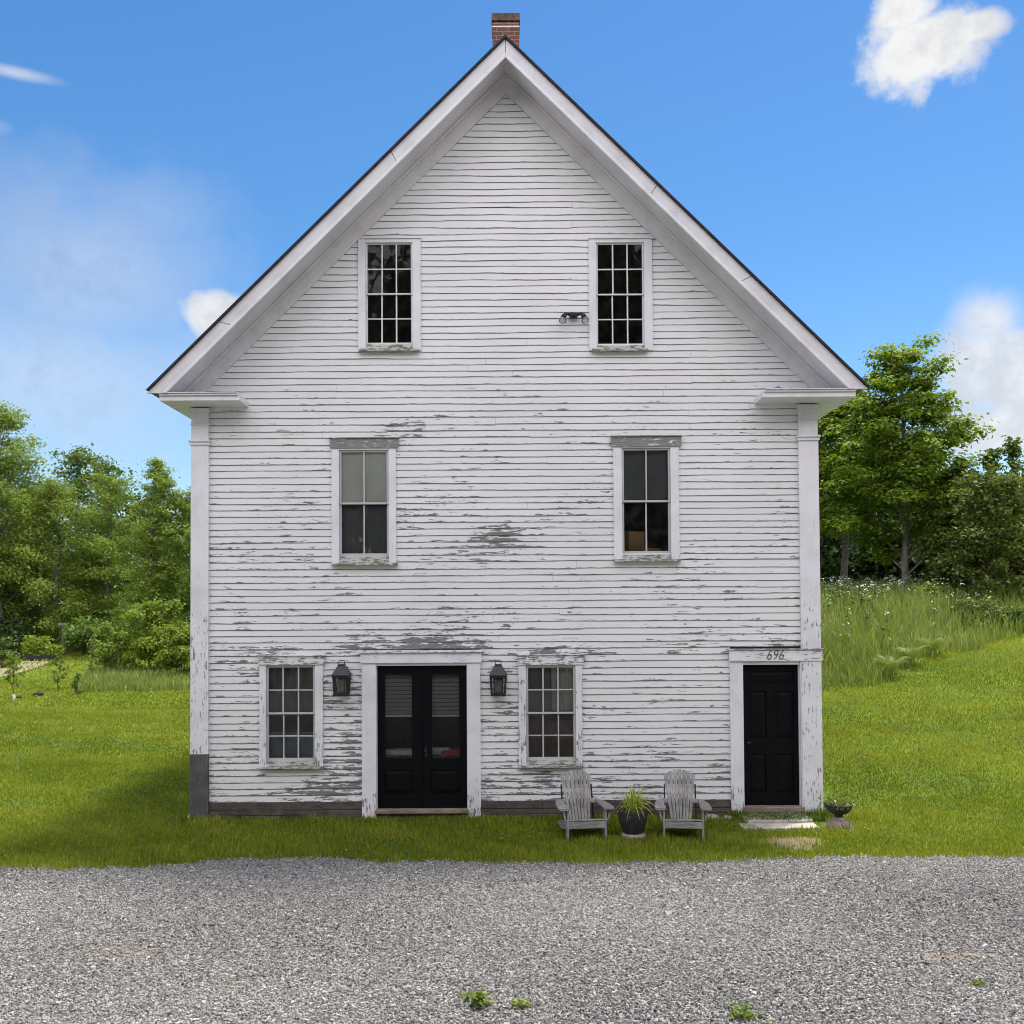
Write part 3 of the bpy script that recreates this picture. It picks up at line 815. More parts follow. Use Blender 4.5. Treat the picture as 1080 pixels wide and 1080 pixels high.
ptree(1008, 528, 15.0, wpx=72, name="bushy_tree", label="shorter olive tree between the maple and the dense dark olive tree", cat="tree", seed=65, leaf='bronze', prof='wide', low=0.04, nl=9000, ls=0.11, limbs=40, clump=0.15, flat=0.6, group=GR)
GT = "thin young trees above the dark olive trees"
for i, (px, top, w, Y, lab) in enumerate([(1012, 474, 24, 15.5, "thin young tree nearest the maple, sky behind its top"), (1042, 462, 26, 15.5, "thin young tree second from the maple, sky behind its top"),
                              (1070, 452, 28, 16, "tallest thin young tree at the right frame edge"), (1028, 484, 20, 17, "shortest thin young tree behind the dark olive tree")]):
    ptree(px, top, Y, wpx=w, name="young_tree", label=lab, cat="tree", seed=70 + i, leaf='deep', prof='column', low=0.3, nl=2200, ls=0.12, limbs=22, clump=0.24, sparse=0.2, group=GT, trunk_r=0.03)
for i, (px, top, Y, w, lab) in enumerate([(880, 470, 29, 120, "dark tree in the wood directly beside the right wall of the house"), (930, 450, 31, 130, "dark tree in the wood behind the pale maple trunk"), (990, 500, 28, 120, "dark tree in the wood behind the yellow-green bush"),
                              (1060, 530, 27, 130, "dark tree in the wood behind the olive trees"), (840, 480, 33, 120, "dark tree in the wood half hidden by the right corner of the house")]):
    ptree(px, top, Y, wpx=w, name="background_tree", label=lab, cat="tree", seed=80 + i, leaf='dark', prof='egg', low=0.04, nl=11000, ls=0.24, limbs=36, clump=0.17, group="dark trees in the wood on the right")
GU = "undergrowth bushes at the top of the meadow"
ptree(976, 614, 13.8, wpx=50, name="bush", label="bright yellow-green bush in front of the pale maple trunk", cat="bush", seed=91, leaf='fresh', prof='round', low=0.03, nl=3200, ls=0.10, limbs=24, clump=0.22, multi=4, group=GU)
ptree(915, 612, 16.2, wpx=60, name="bush", label="dark green bush left of the pale maple trunk", cat="bush", seed=92, leaf='deep', prof='round', low=0.03, nl=3500, ls=0.12, limbs=24, clump=0.22, multi=4, group=GU)
ptree(878, 628, 16.5, wpx=50, name="bush", label="dark bush beside the right wall of the house", cat="bush", seed=93, leaf='dark', prof='round', low=0.03, nl=3000, ls=0.12, limbs=22, clump=0.22, multi=4, group=GU)
ptree(1020, 632, 11.5, wpx=70, name="bush", label="low dark bush at the foot of the olive trees", cat="bush", seed=94, leaf='bronze', prof='round', low=0.03, nl=4200, ls=0.10, limbs=26, clump=0.2, multi=5, group=GU)
ptree(1072, 640, 11.0, wpx=70, name="bush", label="low green bush at the right frame edge above the lawn", cat="bush", seed=95, leaf='deep', prof='round', low=0.03, nl=4200, ls=0.10, limbs=26, clump=0.2, multi=5, group=GU)

def fern(px, py, Y, size, seed, label):
    rnd = random.Random(seed); rng = np.random.default_rng(seed)
    X = atx(px, Y, py); z = float(terrain(X, Y))
    root = empty("fern", (X, Y, z), label, "fern", "ferns on the meadow slope")
    V = []; F = []; T = []
    nf = 15
    for i in range(nf):
        a = i * 6.283 / nf + rnd.uniform(-.25, .25); L = size * rnd.uniform(0.75, 1.15)
        dirv = Vector((math.cos(a), math.sin(a), 0)); side = Vector((-math.sin(a), math.cos(a), 0))
        def P(t): return dirv * (L * 0.80 * t ** 1.3) + Vector((0, 0, L * (1.75 * t - 1.0 * t * t) + 0.02))
        tt = rnd.uniform(0.3, 0.8)
        for k in range(24):
            t0 = 0.15 + 0.85 * k / 24; p = P(t0); q = P(min(1, t0 + 0.026))
            w = L * 0.17 * math.sin(math.pi * min(1, (1 - t0) * 0.85 + 0.12)) + 0.01
            for sgn in (-1, 1):
                tip = p + side * sgn * w + (q - p) * 1.1 - Vector((0, 0, w * 0.25))
                b = len(V); V.extend([p, q, tip]); F.append((b, b + 1, b + 2)); T.extend([min(1, tt + rnd.uniform(-.15, .2))] * 3)
    np_obj("fronds", [tuple(v) for v in V], F, LEAF['fern'], root, attrs={'tint': T}, local=True)
fern(940, 705, 6.9, 0.50, 5, "fern lowest on the meadow slope, beside the lawn")
fern(960, 694, 7.7, 0.52, 6, "fern in the middle of the three ferns")
fern(984, 686, 8.4, 0.48, 8, "fern highest on the slope, nearest the dark bushes")

# raised bed, post, path on the left
g = onground(42, 697)
rb = empty("raised_bed", (g.x, g.y, 0), "dark low planter bed of leafy plants at the edge of the left wood", "planter bed")
b = MB(); w = 34 * (g.y + 14) / FPX / 2
b.box(g.x - w, g.x + w, g.y - 0.6, g.y - 0.54, 0, 0.38); b.box(g.x - w, g.x + w, g.y + 0.54, g.y + 0.6, 0, 0.38)
b.box(g.x - w, g.x - w + .06, g.y - 0.54, g.y + 0.54, 0, 0.38); b.box(g.x + w - .06, g.x + w, g.y - 0.54, g.y + 0.54, 0, 0.38)
b.build("frame", M['darkwood'], rb)
b = MB(); b.box(g.x - w + .06, g.x + w - .06, g.y - 0.54, g.y + 0.54, 0, 0.32); b.build("soil", M['soil'], rb)
rng = np.random.default_rng(3); n = 1500
cl = rng.integers(0, 9, n); cxs = np.linspace(-w + .2, w - .2, 9); chs = rng.uniform(0.5, 1.25, 9)
P = np.stack([cxs[cl] + rng.normal(0, .16, n), rng.normal(0, .25, n), 0.35 + chs[cl] * rng.random(n)], 1)
V, F, T = leafmesh(P, 0.16, rng, 0.4, np.clip(rng.normal(.65, .2, n), 0, 1))
np_obj("plants", V, F, LEAF['fresh'], rb, attrs={'tint': T}, local=True)
g = onground(67, 693)
po = empty("post", (g.x, g.y, 0), "thin dark post with a short top board in front of the left wood", "post")
b = MB(); b.box(g.x - .08, g.x + .08, g.y - .08, g.y + .08, 0, 2.0); b.build("pole", M['skirt'], po)
b = MB(); b.box(g.x - .30, g.x + .22, g.y - .12, g.y + .12, 2.0, 2.16); b.build("top_board", M['barewood'], po)
pv = [onground(px, py, 0.03) for px, py in [(-260, 745), (-140, 712), (0, 714), (22, 709), (40, 704), (52, 698), (40, 694), (20, 695), (0, 696), (-140, 693), (-400, 690)]]
pm = bpy.data.meshes.new("path"); pm.from_pydata([tuple(p) for p in pv], [], [list(range(len(pv)))])
pm.materials.append(mat_plain("sandy_path", (0.23, 0.205, 0.12), 0.95, 0.45, 1.5)); pm.update()
po = bpy.data.objects.new("path", pm); COL.objects.link(po); tag(po, "sandy worn path at the left edge of the lawn", "path", kind="structure")
GRK = "soil clods in the left lawn"
for (px, py, r, lab) in [(16, 736, 0.13, "dark rock in the left lawn, beside the white-wrapped sapling"), (36, 733, 0.17, "largest dark rock in the left lawn, between two saplings")]:
    g = onground(px + 4, py); b = MB()
    b.lathe([(r * .8, 0), (r, r * .25), (r * .7, r * .6), (r * .2, r * .75)], g.x, g.y, 8, 0, r * .45)
    o = b.build("clod", M['urn']); tag(o, lab, "clod", GRK)  # low lump standing for a dark clod of soil

# ------------------------------------------------------------------ farmhouse
house = empty("farmhouse", (0, 0, 0), "tall white clapboard farmhouse with peeling paint and a steep front gable", "house")
XL, XR = atx(202.5, 0, 640), atx(864.5, 0, 640)
OV = 0.50                                          # gable overhang
PA = at(533, 37.5, -OV); PL = at(150, 412, -OV); PR = at(912, 407, -OV)
CX = PA.x; RZ = PA.z
HW = (PR.x - PL.x) / 2; EZ = (PL.z + PR.z) / 2
SL = (RZ - EZ) / HW                                # slope
cs = 1 / math.sqrt(1 + SL * SL)
ZC = EZ - 0.04                                     # top of the cornice returns
DEPTH = 12.0
def rake_z(x, off):                                # height of the line 'off' below the roof plane
    return RZ - SL * abs(x - CX) - off / cs
def rake_x(z, off, side):
    return CX + side * (RZ - off / cs - z) / SL
def rstrip(o0, o1, side, zlow):
    """(x,z) polygon of a strip between two roof-parallel lines, cut at the ridge and at zlow"""
    return [(CX, RZ - o0 / cs), (CX, RZ - o1 / cs), (rake_x(zlow, o1, side), zlow), (rake_x(zlow, o0, side), zlow)]

# --- openings: (x0,x1,z0,z1) cut out of the clapboards
def rect(px0, py0, px1, py1, Y=0.0):
    a = at((px0 + px1) / 2, py0, Y).z; c = at((px0 + px1) / 2, py1, Y).z
    m = (py0 + py1) / 2
    return (at(px0, m, Y).x, at(px1, m, Y).x, c, a)
WIN = {
 'UL': dict(case=rect(378, 255, 444, 367), sash=rect(386, 256.5, 435, 363.5), style=(3, 2)),
 'UR': dict(case=rect(621, 255, 688, 367), sash=rect(629, 256.5, 679, 364.5), style=(3, 2)),
 'ML': dict(case=rect(350, 464, 418, 592), sash=rect(358, 475, 410, 587), style=(2, 1)),
 'MR': dict(case=rect(647, 462, 716, 588), sash=rect(656, 473, 707, 584.5), style=(2, 1)),
 'LL': dict(case=rect(274, 693, 341, 806), sash=rect(281, 702, 332.5, 803), style=(3, 2)),
 'LR': dict(case=rect(547, 693, 614, 805), sash=rect(555, 702, 607, 802), style=(3, 2)),
}
DD = dict(case=rect(382, 686, 507, 858), open=rect(397, 702, 493, 853))
FD = dict(case=rect(770, 684, 866, 860), open=rect(784, 701, 844, 850))
HOLES = [w['case'] for w in WIN.values()] + [DD['case'], FD['case']]
SKIRT_Z = at(300, 846.5).z

# --- clapboards
def wear_field(x, z):
    w = 0.38 + 0 * x
    w = w + 0.13 * sstep(3.4, 1.2, z) + 0.05 * sstep(0.9, 0.2, z)
    w = w - 0.24 * sstep(5.2, 7.2, z)
    def g(px, py, sx, sz, amp):
        p = at(px, py)
        return amp * np.exp(-((x - p.x) / sx) ** 2 - ((z - p.z) / sz) ** 2)
    w = w + g(535, 565, 0.60, 0.20, 0.34) + g(440, 680, 0.9, 0.10, 0.45) + g(365, 715, 0.30, 0.35, 0.16)
    w = w + g(360, 800, 0.4, 0.35, 0.14) + g(300, 835, 1.2, 0.12, 0.16) + g(300, 685, 0.7, 0.08, 0.35) + g(580, 688, 0.6, 0.08, 0.40)
    w = w + g(830, 684, 0.7, 0.06, 0.5) + g(430, 560, 0.5, 0.7, 0.16) + g(240, 600, 0.5, 0.5, 0.10) + g(470, 450, 1.6, 0.22, 0.16)
    w = w - g(790, 560, 0.5, 0.6, 0.12) - g(700, 760, 0.5, 0.35, 0.18) + g(690, 690, 0.9, 0.3, 0.05)
    return w

def clapboards():
    V = []; F = []; UV = []; W = []; MI = []
    rnd = random.Random(5)
    z = SKIRT_Z; pitch = 0.0945
    xin0, xin1 = atx(221, 0, 640) - 0.01, atx(845, 0, 640) + 0.01
    row = 0
    ztop_all = RZ - 0.40 / cs
    while z < ztop_all - 0.02:
        p = pitch * rnd.uniform(0.955, 1.045)
        zt = z + p + 0.012
        # x-extent
        a, b = (xin0, xin1) if z < ZC - 0.05 else (XL, XR)
        zz = z + 0.02
        if zz > rake_z(a, 0.32): a = max(a, rake_x(zz, 0.32, -1))
        if zz > rake_z(b, 0.32): b = min(b, rake_x(zz, 0.32, 1))
        if b - a < 0.05: break
        ivs = [(a, b)]
        for (h0, h1, g0, g1) in HOLES:
            if z + p * 0.5 > g0 and z + p * 0.5 < g1:
                nv = []
                for (s0, s1) in ivs:
                    if h1 - .01 <= s0 or h0 + .01 >= s1: nv.append((s0, s1)); continue
                    if h0 + .01 > s0: nv.append((s0, h0 + .01))
                    if h1 - .01 < s1: nv.append((h1 - .01, s1))
                ivs = nv
        ph = [rnd.uniform(0, 6.28) for _ in range(4)]
        amp = 0.0012 + 0.0030 * float(sstep(5.5, 8.0, z)) + 0.002 * rnd.random()
        for (s0, s1) in ivs:
            # split into boards
            cuts = [s0]; q = s0 + rnd.uniform(1.5, 5.5)
            while q < s1 - 0.5:
                cuts.append(q); q += rnd.uniform(2.8, 6.0)
            cuts.append(s1)
            for c0, c1 in zip(cuts[:-1], cuts[1:]):
                dz = rnd.gauss(0, 0.0025); tilt = rnd.gauss(0, 0.0015); lip = rnd.uniform(0.0065, 0.0095)
                g0 = c0 + (0.0012 if c0 != s0 else 0); g1 = c1 - (0.0012 if c1 != s1 else 0)
                n = max(2, int((g1 - g0) / 0.07))
                xs = np.linspace(g0, g1, n + 1)
                wv = amp * (np.sin(xs * 1.9 + ph[0]) + 0.6 * np.sin(xs * 4.7 + ph[1]) + 0.35 * np.sin(xs * 11 + ph[2]))
                zb = z + dz + wv + tilt * (xs - g0) + np.array([rnd.gauss(0, 0.0009) for _ in xs])
                lp = lip + 0.002 * np.sin(xs * 3.1 + ph[3])
                wr = wear_field(xs, np.full_like(xs, z + p / 2))
                base = len(V)
                for i, x in enumerate(xs):
                    V += [(x, -0.001, zt), (x, -lp[i], zb[i]), (x, 0.004, zb[i] + 0.001)]
                    W += [wr[i]] * 3
                for i in range(n):
                    k = base + 3 * i
                    F.append((k + 1, k + 4, k + 3, k)); UV += [(xs[i], 0), (xs[i + 1], 0), (xs[i + 1], 1), (xs[i], 1)]
                    F.append((k + 2, k + 5, k + 4, k + 1)); UV += [(xs[i], -0.3), (xs[i + 1], -0.3), (xs[i + 1], 0), (xs[i], 0)]
        z += p; row += 1
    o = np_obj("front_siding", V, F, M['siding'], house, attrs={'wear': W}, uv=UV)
    return o
clapboards()

# --- wall sheathing behind the boards (front, with the openings), side and rear walls, floors
def wall_cells():
    b = MB()
    xs = sorted(set([XL + 0.02, XR - 0.02] + [h[0] + .02 for h in HOLES] + [h[1] - .02 for h in HOLES]))
    zs = sorted(set([0.0, 5.9] + [h[2] + .02 for h in HOLES] + [h[3] - .02 for h in HOLES]))
    for x0, x1 in zip(xs[:-1], xs[1:]):
        for z0, z1 in zip(zs[:-1], zs[1:]):
            if z0 >= 5.9 - 1e-6: continue
            cx, cz = (x0 + x1) / 2, (z0 + z1) / 2
            if any(h[0] < cx < h[1] and h[2] < cz < h[3] for h in HOLES): continue
            b.box(x0, x1, 0.012, 0.14, z0, z1)
    # gable: columns between the upper windows' edges
    gx = sorted(set([CX] + [WIN[k]['case'][i] + (.02 if i == 0 else -.02) for k in ('UL', 'UR') for i in (0, 1)] + [XL + .02, XR - .02]))
    for x0, x1 in zip(gx[:-1], gx[1:]):
        cx = (x0 + x1) / 2
        t0, t1 = rake_z(x0, 0.25), rake_z(x1, 0.25)
        hs = [h for k, h in [(k, WIN[k]['case']) for k in ('UL', 'UR')] if h[0] < cx < h[1]]
        if not hs:
            b.prism([(x0, 5.9), (x1, 5.9), (x1, max(t1, 5.9)), (x0, max(t0, 5.9))], 0.012, 0.14)
        else:
            h = hs[0]
            b.prism([(x0, 5.9), (x1, 5.9), (x1, h[2] + .02), (x0, h[2] + .02)], 0.012, 0.14)
            b.prism([(x0, h[3] - .02), (x1, h[3] - .02), (x1, t1), (x0, t0)], 0.012, 0.14)
    return b
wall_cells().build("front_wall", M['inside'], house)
for (x0, x1) in ((XL + .02, XL + .15), (XR - .15, XR - .02)):
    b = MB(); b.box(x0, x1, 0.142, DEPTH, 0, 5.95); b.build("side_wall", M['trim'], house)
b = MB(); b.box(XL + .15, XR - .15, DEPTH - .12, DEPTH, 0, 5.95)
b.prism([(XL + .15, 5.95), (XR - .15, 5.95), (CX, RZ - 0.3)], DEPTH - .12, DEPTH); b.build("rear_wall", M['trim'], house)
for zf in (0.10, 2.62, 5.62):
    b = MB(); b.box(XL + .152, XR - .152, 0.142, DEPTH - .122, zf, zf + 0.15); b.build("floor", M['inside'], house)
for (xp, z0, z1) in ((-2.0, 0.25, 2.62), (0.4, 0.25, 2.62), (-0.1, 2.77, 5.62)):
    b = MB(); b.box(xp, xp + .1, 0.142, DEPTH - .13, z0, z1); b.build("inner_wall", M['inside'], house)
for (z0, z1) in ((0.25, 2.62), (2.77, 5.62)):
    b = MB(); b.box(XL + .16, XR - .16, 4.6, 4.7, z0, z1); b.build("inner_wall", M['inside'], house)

# --- skirt boards
for (pa, pb) in ((219, 383), (506, 771)):
    b = MB(); x0, x1 = atx(pa, 0, 850), atx(pb, 0, 850)
    hz = [0.0, 0.075, 0.15, SKIRT_Z + .012]
    for z0, z1, yy in ((-.05, hz[1] - .004, -0.030), (hz[1], hz[2] - .006, -0.022), (hz[2], hz[3], -0.012)):
        n = 4
        for k in range(n):
            xa = x0 + (x1 - x0) * k / n; xb = x0 + (x1 - x0) * (k + 1) / n - .004
            b.box(xa, xb, yy - random.uniform(0, .006), 0.010, z0, z1 - random.uniform(0, .006), j=0.001)
    b.build("skirt_board", M['skirt'], house, 0.003)
# foundation sill below the double door
b = MB(); b.box(atx(383, 0, 855), atx(506, 0, 855), -0.01, 0.10, -.05, DD['open'][2] - 0.05); b.build("door_footing", M['skirt'], house)

# --- corner pilasters
def pilaster(p0t, p1t, p0b, p1b, band_y, mould_y, low_bare, outer):
    xt0, xt1 = at(p0t, 440).x, at(p1t, 440).x
    xb0, xb1 = at(p0b, 855).x, at(p1b, 855).x
    x0, x1 = (xt0 + xb0) / 2, (xt1 + xb1) / 2
    ztop = ZC - 0.115
    zb = at((p0b + p1b) / 2, 795).z if low_bare else -0.05
    zm = at((p0t + p1t) / 2, mould_y).z; zn = at((p0t + p1t) / 2, band_y).z
    b = MB()
    wr = lambda p: 0.12 + 0.32 * float(sstep(3.8, 2.6, p[2]))
    zs = np.linspace(zb, zm, 14)
    for z0, z1 in ((zb, zm), ):
        # stack of short lengths in one mesh so that wear can vary down the post
        for k in range(13):
            pts = [(x0, -0.045, zs[k]), (x1, -0.045, zs[k]), (x1, 0.14, zs[k]), (x0, 0.14, zs[k]), (x0, -0.045, zs[k + 1]), (x1, -0.045, zs[k + 1]), (x1, 0.14, zs[k + 1]), (x0, 0.14, zs[k + 1])]
            random.seed(99); b.add(pts, [(0, 1, 5, 4), (1, 2, 6, 5), (3, 0, 4, 7)], wr, False, 2)
    o = b.build("pilaster", M['trim'], house)
    b = MB()
    b.box(x0 + .004, x1 - .004, -0.042, 0.138, zm + 0.07, ztop)
    b.box(x0 - .006, x1 + .006, -0.056, 0.14, zn - 0.012, zn + 0.006)
    b.box(x0 - 0.030, x1 + 0.030, -0.085, 0.14, zm + 0.045, zm + 0.07)
    b.box(x0 - 0.016, x1 + 0.016, -0.065, 0.14, zm, zm + 0.045)
    b.box(x0 - 0.018, x1 + 0.018, -0.062, 0.14, ztop - 0.06, ztop - 0.001)
    b.build("capital", M['trim'], o, 0.004)
    if low_bare:
        b = MB(); b.box(x0 - .004, x1 + .002, -0.050, 0.14, -0.08, zb - .003, grain=2)
        b.build("bare_base", M['basewood'], o, 0.003, "unpainted grey lower end of the left corner post")
    return x0, x1
PXL = pilaster(203, 222, 201, 219.5, 448, 470, True, -1)
PXR = pilaster(842, 862, 845.5, 867, 443, 465, False, 1)

# --- roof, rake boards, soffits, friezes, cornice returns
b = MB()
for sd in (-1, 1):
    b.prism(rstrip(0.0, 0.030, sd, EZ), -OV - 0.035, DEPTH + 0.4)
roof = b.build("roof", M['shingle'], house, 0.004)
b = MB()
for sd in (-1, 1):
    b.prism(rstrip(0.032, 0.075, sd, EZ - .02), -OV + 0.045, DEPTH + 0.3)
b.build("roof_deck", M['barewood'], roof)
for sd in (-1, 1):
    b = MB()
    for q0, q1 in ((0.0, 0.37 + .05 * sd), (0.37 + .05 * sd, 0.74 - .06 * sd), (0.74 - .06 * sd, 1.0)):
        a_, b_, c_, d_ = [Vector((p[0], p[1])) for p in rstrip(0.032, 0.205, sd, ZC)]
        g_ = 0.0006
        P4 = [a_.lerp(d_, q0 + g_), b_.lerp(c_, q0 + g_), b_.lerp(c_, q1 - g_), a_.lerp(d_, q1 - g_)]
        b.prism([tuple(p) for p in P4], -OV - random.uniform(0, .004), -OV + 0.04, 0.22)
    b.build("rake_board", M['gable'], house, 0.003)
    b = MB(); b.prism(rstrip(0.178, 0.225, sd, ZC), -OV - 0.022, -OV - 0.001, 0.12)
    b.prism(rstrip(0.205, 0.222, sd, ZC), -OV + 0.001, -OV + 0.035, 0.1)
    b.build("rake_moulding", M['trim'], house, 0.005)
    b = MB(); b.prism(rstrip(0.180, 0.203, sd, ZC), -OV + 0.041, 0.01, 0.18); b.build("soffit", M['gable'], house)
    b = MB(); b.prism(rstrip(0.204, 0.405, sd, ZC), -0.042, 0.012, 0.05)
    b.prism(rstrip(0.206, 0.245, sd, ZC), -0.075, -0.043, 0.0)
    b.build("frieze_board", M['gable'], house, 0.003)
# eaves and returns
for sd, p_in in ((-1, 252), (1, 805)):
    xo = CX + sd * (HW - 0.17)                      # outer end of the return
    xi = at(p_in, 420, -OV).x
    xw = XL if sd < 0 else XR
    b = MB()
    b.box(xi, xo, -OV + 0.03, 0.0, ZC - 0.098, ZC - 0.03, 0.12)
    b.box(xi - sd * (-0.02), xo, -OV + 0.005, 0.0, ZC - 0.029, ZC - 0.002, 0.12)
    b.box(xi - sd * (-0.03), xo + sd * .02, -OV - 0.015, 0.0, ZC, ZC + 0.012, 0.0)
    b.build("cornice_return", M['trim'], house, 0.004)
    b = MB()
    b.box(xw - sd * 0.0, xo, 0.002, DEPTH, ZC - 0.096, ZC - 0.07, 0.12)
    b.box(xo - sd * .03, xo, 0.002, DEPTH, ZC - 0.069, EZ + 0.06, 0.12)
    b.box(xw + sd * 0.001, xw + sd * 0.05, 0.15, DEPTH, ZC - 0.32, ZC - 0.097, 0.1)
    b.build("eave", M['trim'], house)

# --- chimney
YC = 1.7
a = at(519.5, 40, YC); c = at(547.5, 14, YC)
b = MB(); b.box(a.x, c.x, YC, YC + 0.5, RZ - 1.2, c.z - 0.14); b.build("chimney_stack", M['brick'], roof)
b = MB(); b.box(a.x - .012, c.x + .012, YC - .012, YC + .512, c.z - 0.125, c.z, j=0.006)
b.box(a.x + .02, c.x - .02, YC + .02, YC + .48, c.z - 0.14, c.z - 0.125); b.build("chimney_cap", M['cap'], roof, 0.006)
zb_ = at(533, 28, YC).z
b = MB(); b.box(a.x - .006, c.x + .006, YC - .006, YC + .506, zb_ - .010, zb_ + .010); b.build("chimney_band", M['white'], roof)

# --- windows
def window(key, sashmat, glassmat, headed, sill_px, head_px=None, wear=0.3, headwear=0.9, label=None):
    w = WIN[key]; x0, x1, z0, z1 = w['case']; s0, s1, t0, t1 = w['sash']
    root = empty("window", ((x0 + x1) / 2, 0, z0)); root.parent = house
    root["label"] = label
    # casing: two stiles (and a head when it has no separate head board)
    b = MB()
    wr = lambda p: wear + 0.25 * (1 - (p[2] - z0) / (z1 - z0)) * (wear > 0.2)
    zc_ = rect(*sill_px)[2] + 0.02; zt_ = z1 + (0.0 if head_px else 0.035)
    b.box(x0, s0 - 0.002, -0.030, 0.02, zc_, zt_, wr, 2); b.box(s1 + 0.002, x1, -0.030, 0.02, zc_, zt_, wr, 2)
    b.box(s0, s1, -0.028, 0.02, t1 + .002, zt_, wr, 0)
    if not head_px: b.box(x0 - .012, x1 + .012, -0.045, 0.0, zt_ + .001, zt_ + .014, 0.1, 0)
    # jamb liners behind
    b.box(s0 - 0.03, s0 + 0.012, 0.021, 0.14, z0 + .02, z1 - .02, 0.2, 2); b.box(s1 - 0.012, s1 + 0.03, 0.021, 0.14, z0 + .02, z1 - .02, 0.2, 2)
    b.build("casing", M['trim'], root, 0.003)
    if head_px:
        h = rect(*head_px)
        b = MB(); b.box(h[0], h[1], -0.045, -0.031, h[2], h[3], headwear, 0)
        b.box(h[0] - .012, h[1] + .012, -0.062, 0.0, h[3] + 0.001, h[3] + 0.016, headwear, 0)
        b.build("head_board", M['trim'], root, 0.003)
    sl = rect(*sill_px)
    b = MB()
    b.box(sl[0], sl[1], -0.085, 0.02, sl[2], sl[2] + 0.035, 0.5, 0)
    b.box(s0 - .001, s1 + .001, -0.026, 0.02, sl[2] + 0.036, max(t0 - .001, sl[2] + .05), 0.4, 0)
    b.build("sill", M['sill'], root, 0.005)
    nxp, nzp = w['style']
    zm = (t0 + t1) / 2
    fw = 0.030 if headed else 0.022
    for k, (q0, q1, yf) in enumerate(((t0, zm + 0.012, 0.016), (zm - 0.012, t1, -0.006))):
        b = MB(); bot = fw * 1.5 if k == 0 else fw * 0.9
        b.box(s0 + .001, s0 + fw, yf, yf + .03, q0, q1, 0.2, 2); b.box(s1 - fw, s1 - .001, yf, yf + .03, q0, q1, 0.2, 2)
        b.box(s0 + fw + .0005, s1 - fw - .0005, yf + .001, yf + .029, q0, q0 + bot, 0.2, 0)
        b.box(s0 + fw + .0005, s1 - fw - .0005, yf + .001, yf + .029, q1 - fw * 0.9, q1, 0.2, 0)
        g0, g1, h0, h1 = s0 + fw, s1 - fw, q0 + bot, q1 - fw * 0.9
        mw = 0.010
        for i in range(1, nxp):
            xm = g0 + (g1 - g0) * i / nxp + random.uniform(-.004, .004)
            b.box(xm - mw, xm + mw, yf + .003, yf + .027, h0 + .0005, h1 - .0005, 0.25, 2, j=0.0015)
        for i in range(1, nzp):
            zz = h0 + (h1 - h0) * i / nzp + random.uniform(-.004, .004)
            b.box(g0 + .0005, g1 - .0005, yf + .005, yf + .025, zz - mw * .9, zz + mw * .9, 0.25, 0, j=0.0015)
        b.build("sash", M[sashmat], root, 0.002)
        gb = MB()
        # each light is set at its own slight angle, as old panes are
        for i in range(nxp):
            for jz in range(nzp):
                xa, xb = g0 + (g1 - g0) * i / nxp, g0 + (g1 - g0) * (i + 1) / nxp
                za, zb = h0 + (h1 - h0) * jz / nzp, h0 + (h1 - h0) * (jz + 1) / nzp
                yy = yf + 0.015; e = lambda: random.uniform(-.0012, .0012)
                gb.poly([(xa, yy + e(), za), (xb, yy + e(), za), (xb, yy + e(), zb), (xa, yy + e(), zb)])
        gb.build("glass", M[glassmat], root)
    return root, (s0, s1, t0, t1, zm)
window('UL', 'sash', 'dglass', False, (379, 366, 442, 371.5), None, 0.08, label="upper left gable window of twelve small panes reflecting trees")
window('UR', 'sash', 'dglass', False, (624, 366, 683, 371.5), None, 0.08, label="upper right gable window of twelve small panes beside the floodlight")
rML, qML = window('ML', 'greysash', 'glass', True, (350, 590.5, 420, 596.5), (348.5, 463, 420.5, 473), 0.15, 0.84, "middle left window with a pale shade half drawn")
rMR, qMR = window('MR', 'greysash', 'glass', True, (647, 586, 717.5, 592.5), (644.5, 461, 718, 471.5), 0.2, 0.85, "middle right window with a dark shade and brown boxes inside")
rLL, qLL = window('LL', 'greysash', 'glass', True, (274.5, 805.5, 342, 810.5), (273, 692, 343, 701), 0.26, 0.6, "ground floor window left of the double door")
rLR, qLR = window('LR', 'greysash', 'glass', True, (547, 803, 615, 809), (546, 691, 616, 701), 0.30, 0.6, "ground floor window right of the double door")
def hang(root, name, mat, x0, x1, z0, z1, y=0.085, folds=0, label=None):
    b = MB(); n = 40 if folds else 1
    for k in range(n):
        xa, xb = x0 + (x1 - x0) * k / n, x0 + (x1 - x0) * (k + 1) / n
        ya = y + (0.012 * math.sin(k * 6.283 * folds / n) if folds else 0); yb = y + (0.012 * math.sin((k + 1) * 6.283 * folds / n) if folds else 0)
        b.poly([(xa, ya, z0), (xb, yb, z0), (xb, yb, z1), (xa, ya, z1)], smooth=bool(folds))
        b.poly([(xa, ya + .006, z0), (xa, ya + .006, z1), (xb, yb + .006, z1), (xb, yb + .006, z0)], smooth=bool(folds))
    b.build(name, M[mat], root, 0, label)
s0, s1, t0, t1, zm = qML
hang(rML, "roller_shade", 'shade', s0 + .014, s1 - .014, zm - 0.02, t1 - 0.01, 0.040)
hang(rML, "curtain", 'greyshade', s0 + .014, s1 - .014, t0 + .02, zm - .03, 0.10, 5)
s0, s1, t0, t1, zm = qMR
hang(rMR, "roller_shade", 'greyshade', s0 + .014, s1 - .014, zm - 0.02, t1 - 0.01, 0.075)
s0, s1, t0, t1, zm = qLL
hang(rLL, "curtain", 'greyshade', s0 + .014, s1 - .014, zm - .05, t1 - .01, 0.10, 6)
hang(rLL, "cloth", 'bluecloth', s0 + .014, s1 - .014, t0 + .02, t0 + 0.40, 0.125, 3)
s0, s1, t0, t1, zm = qLR
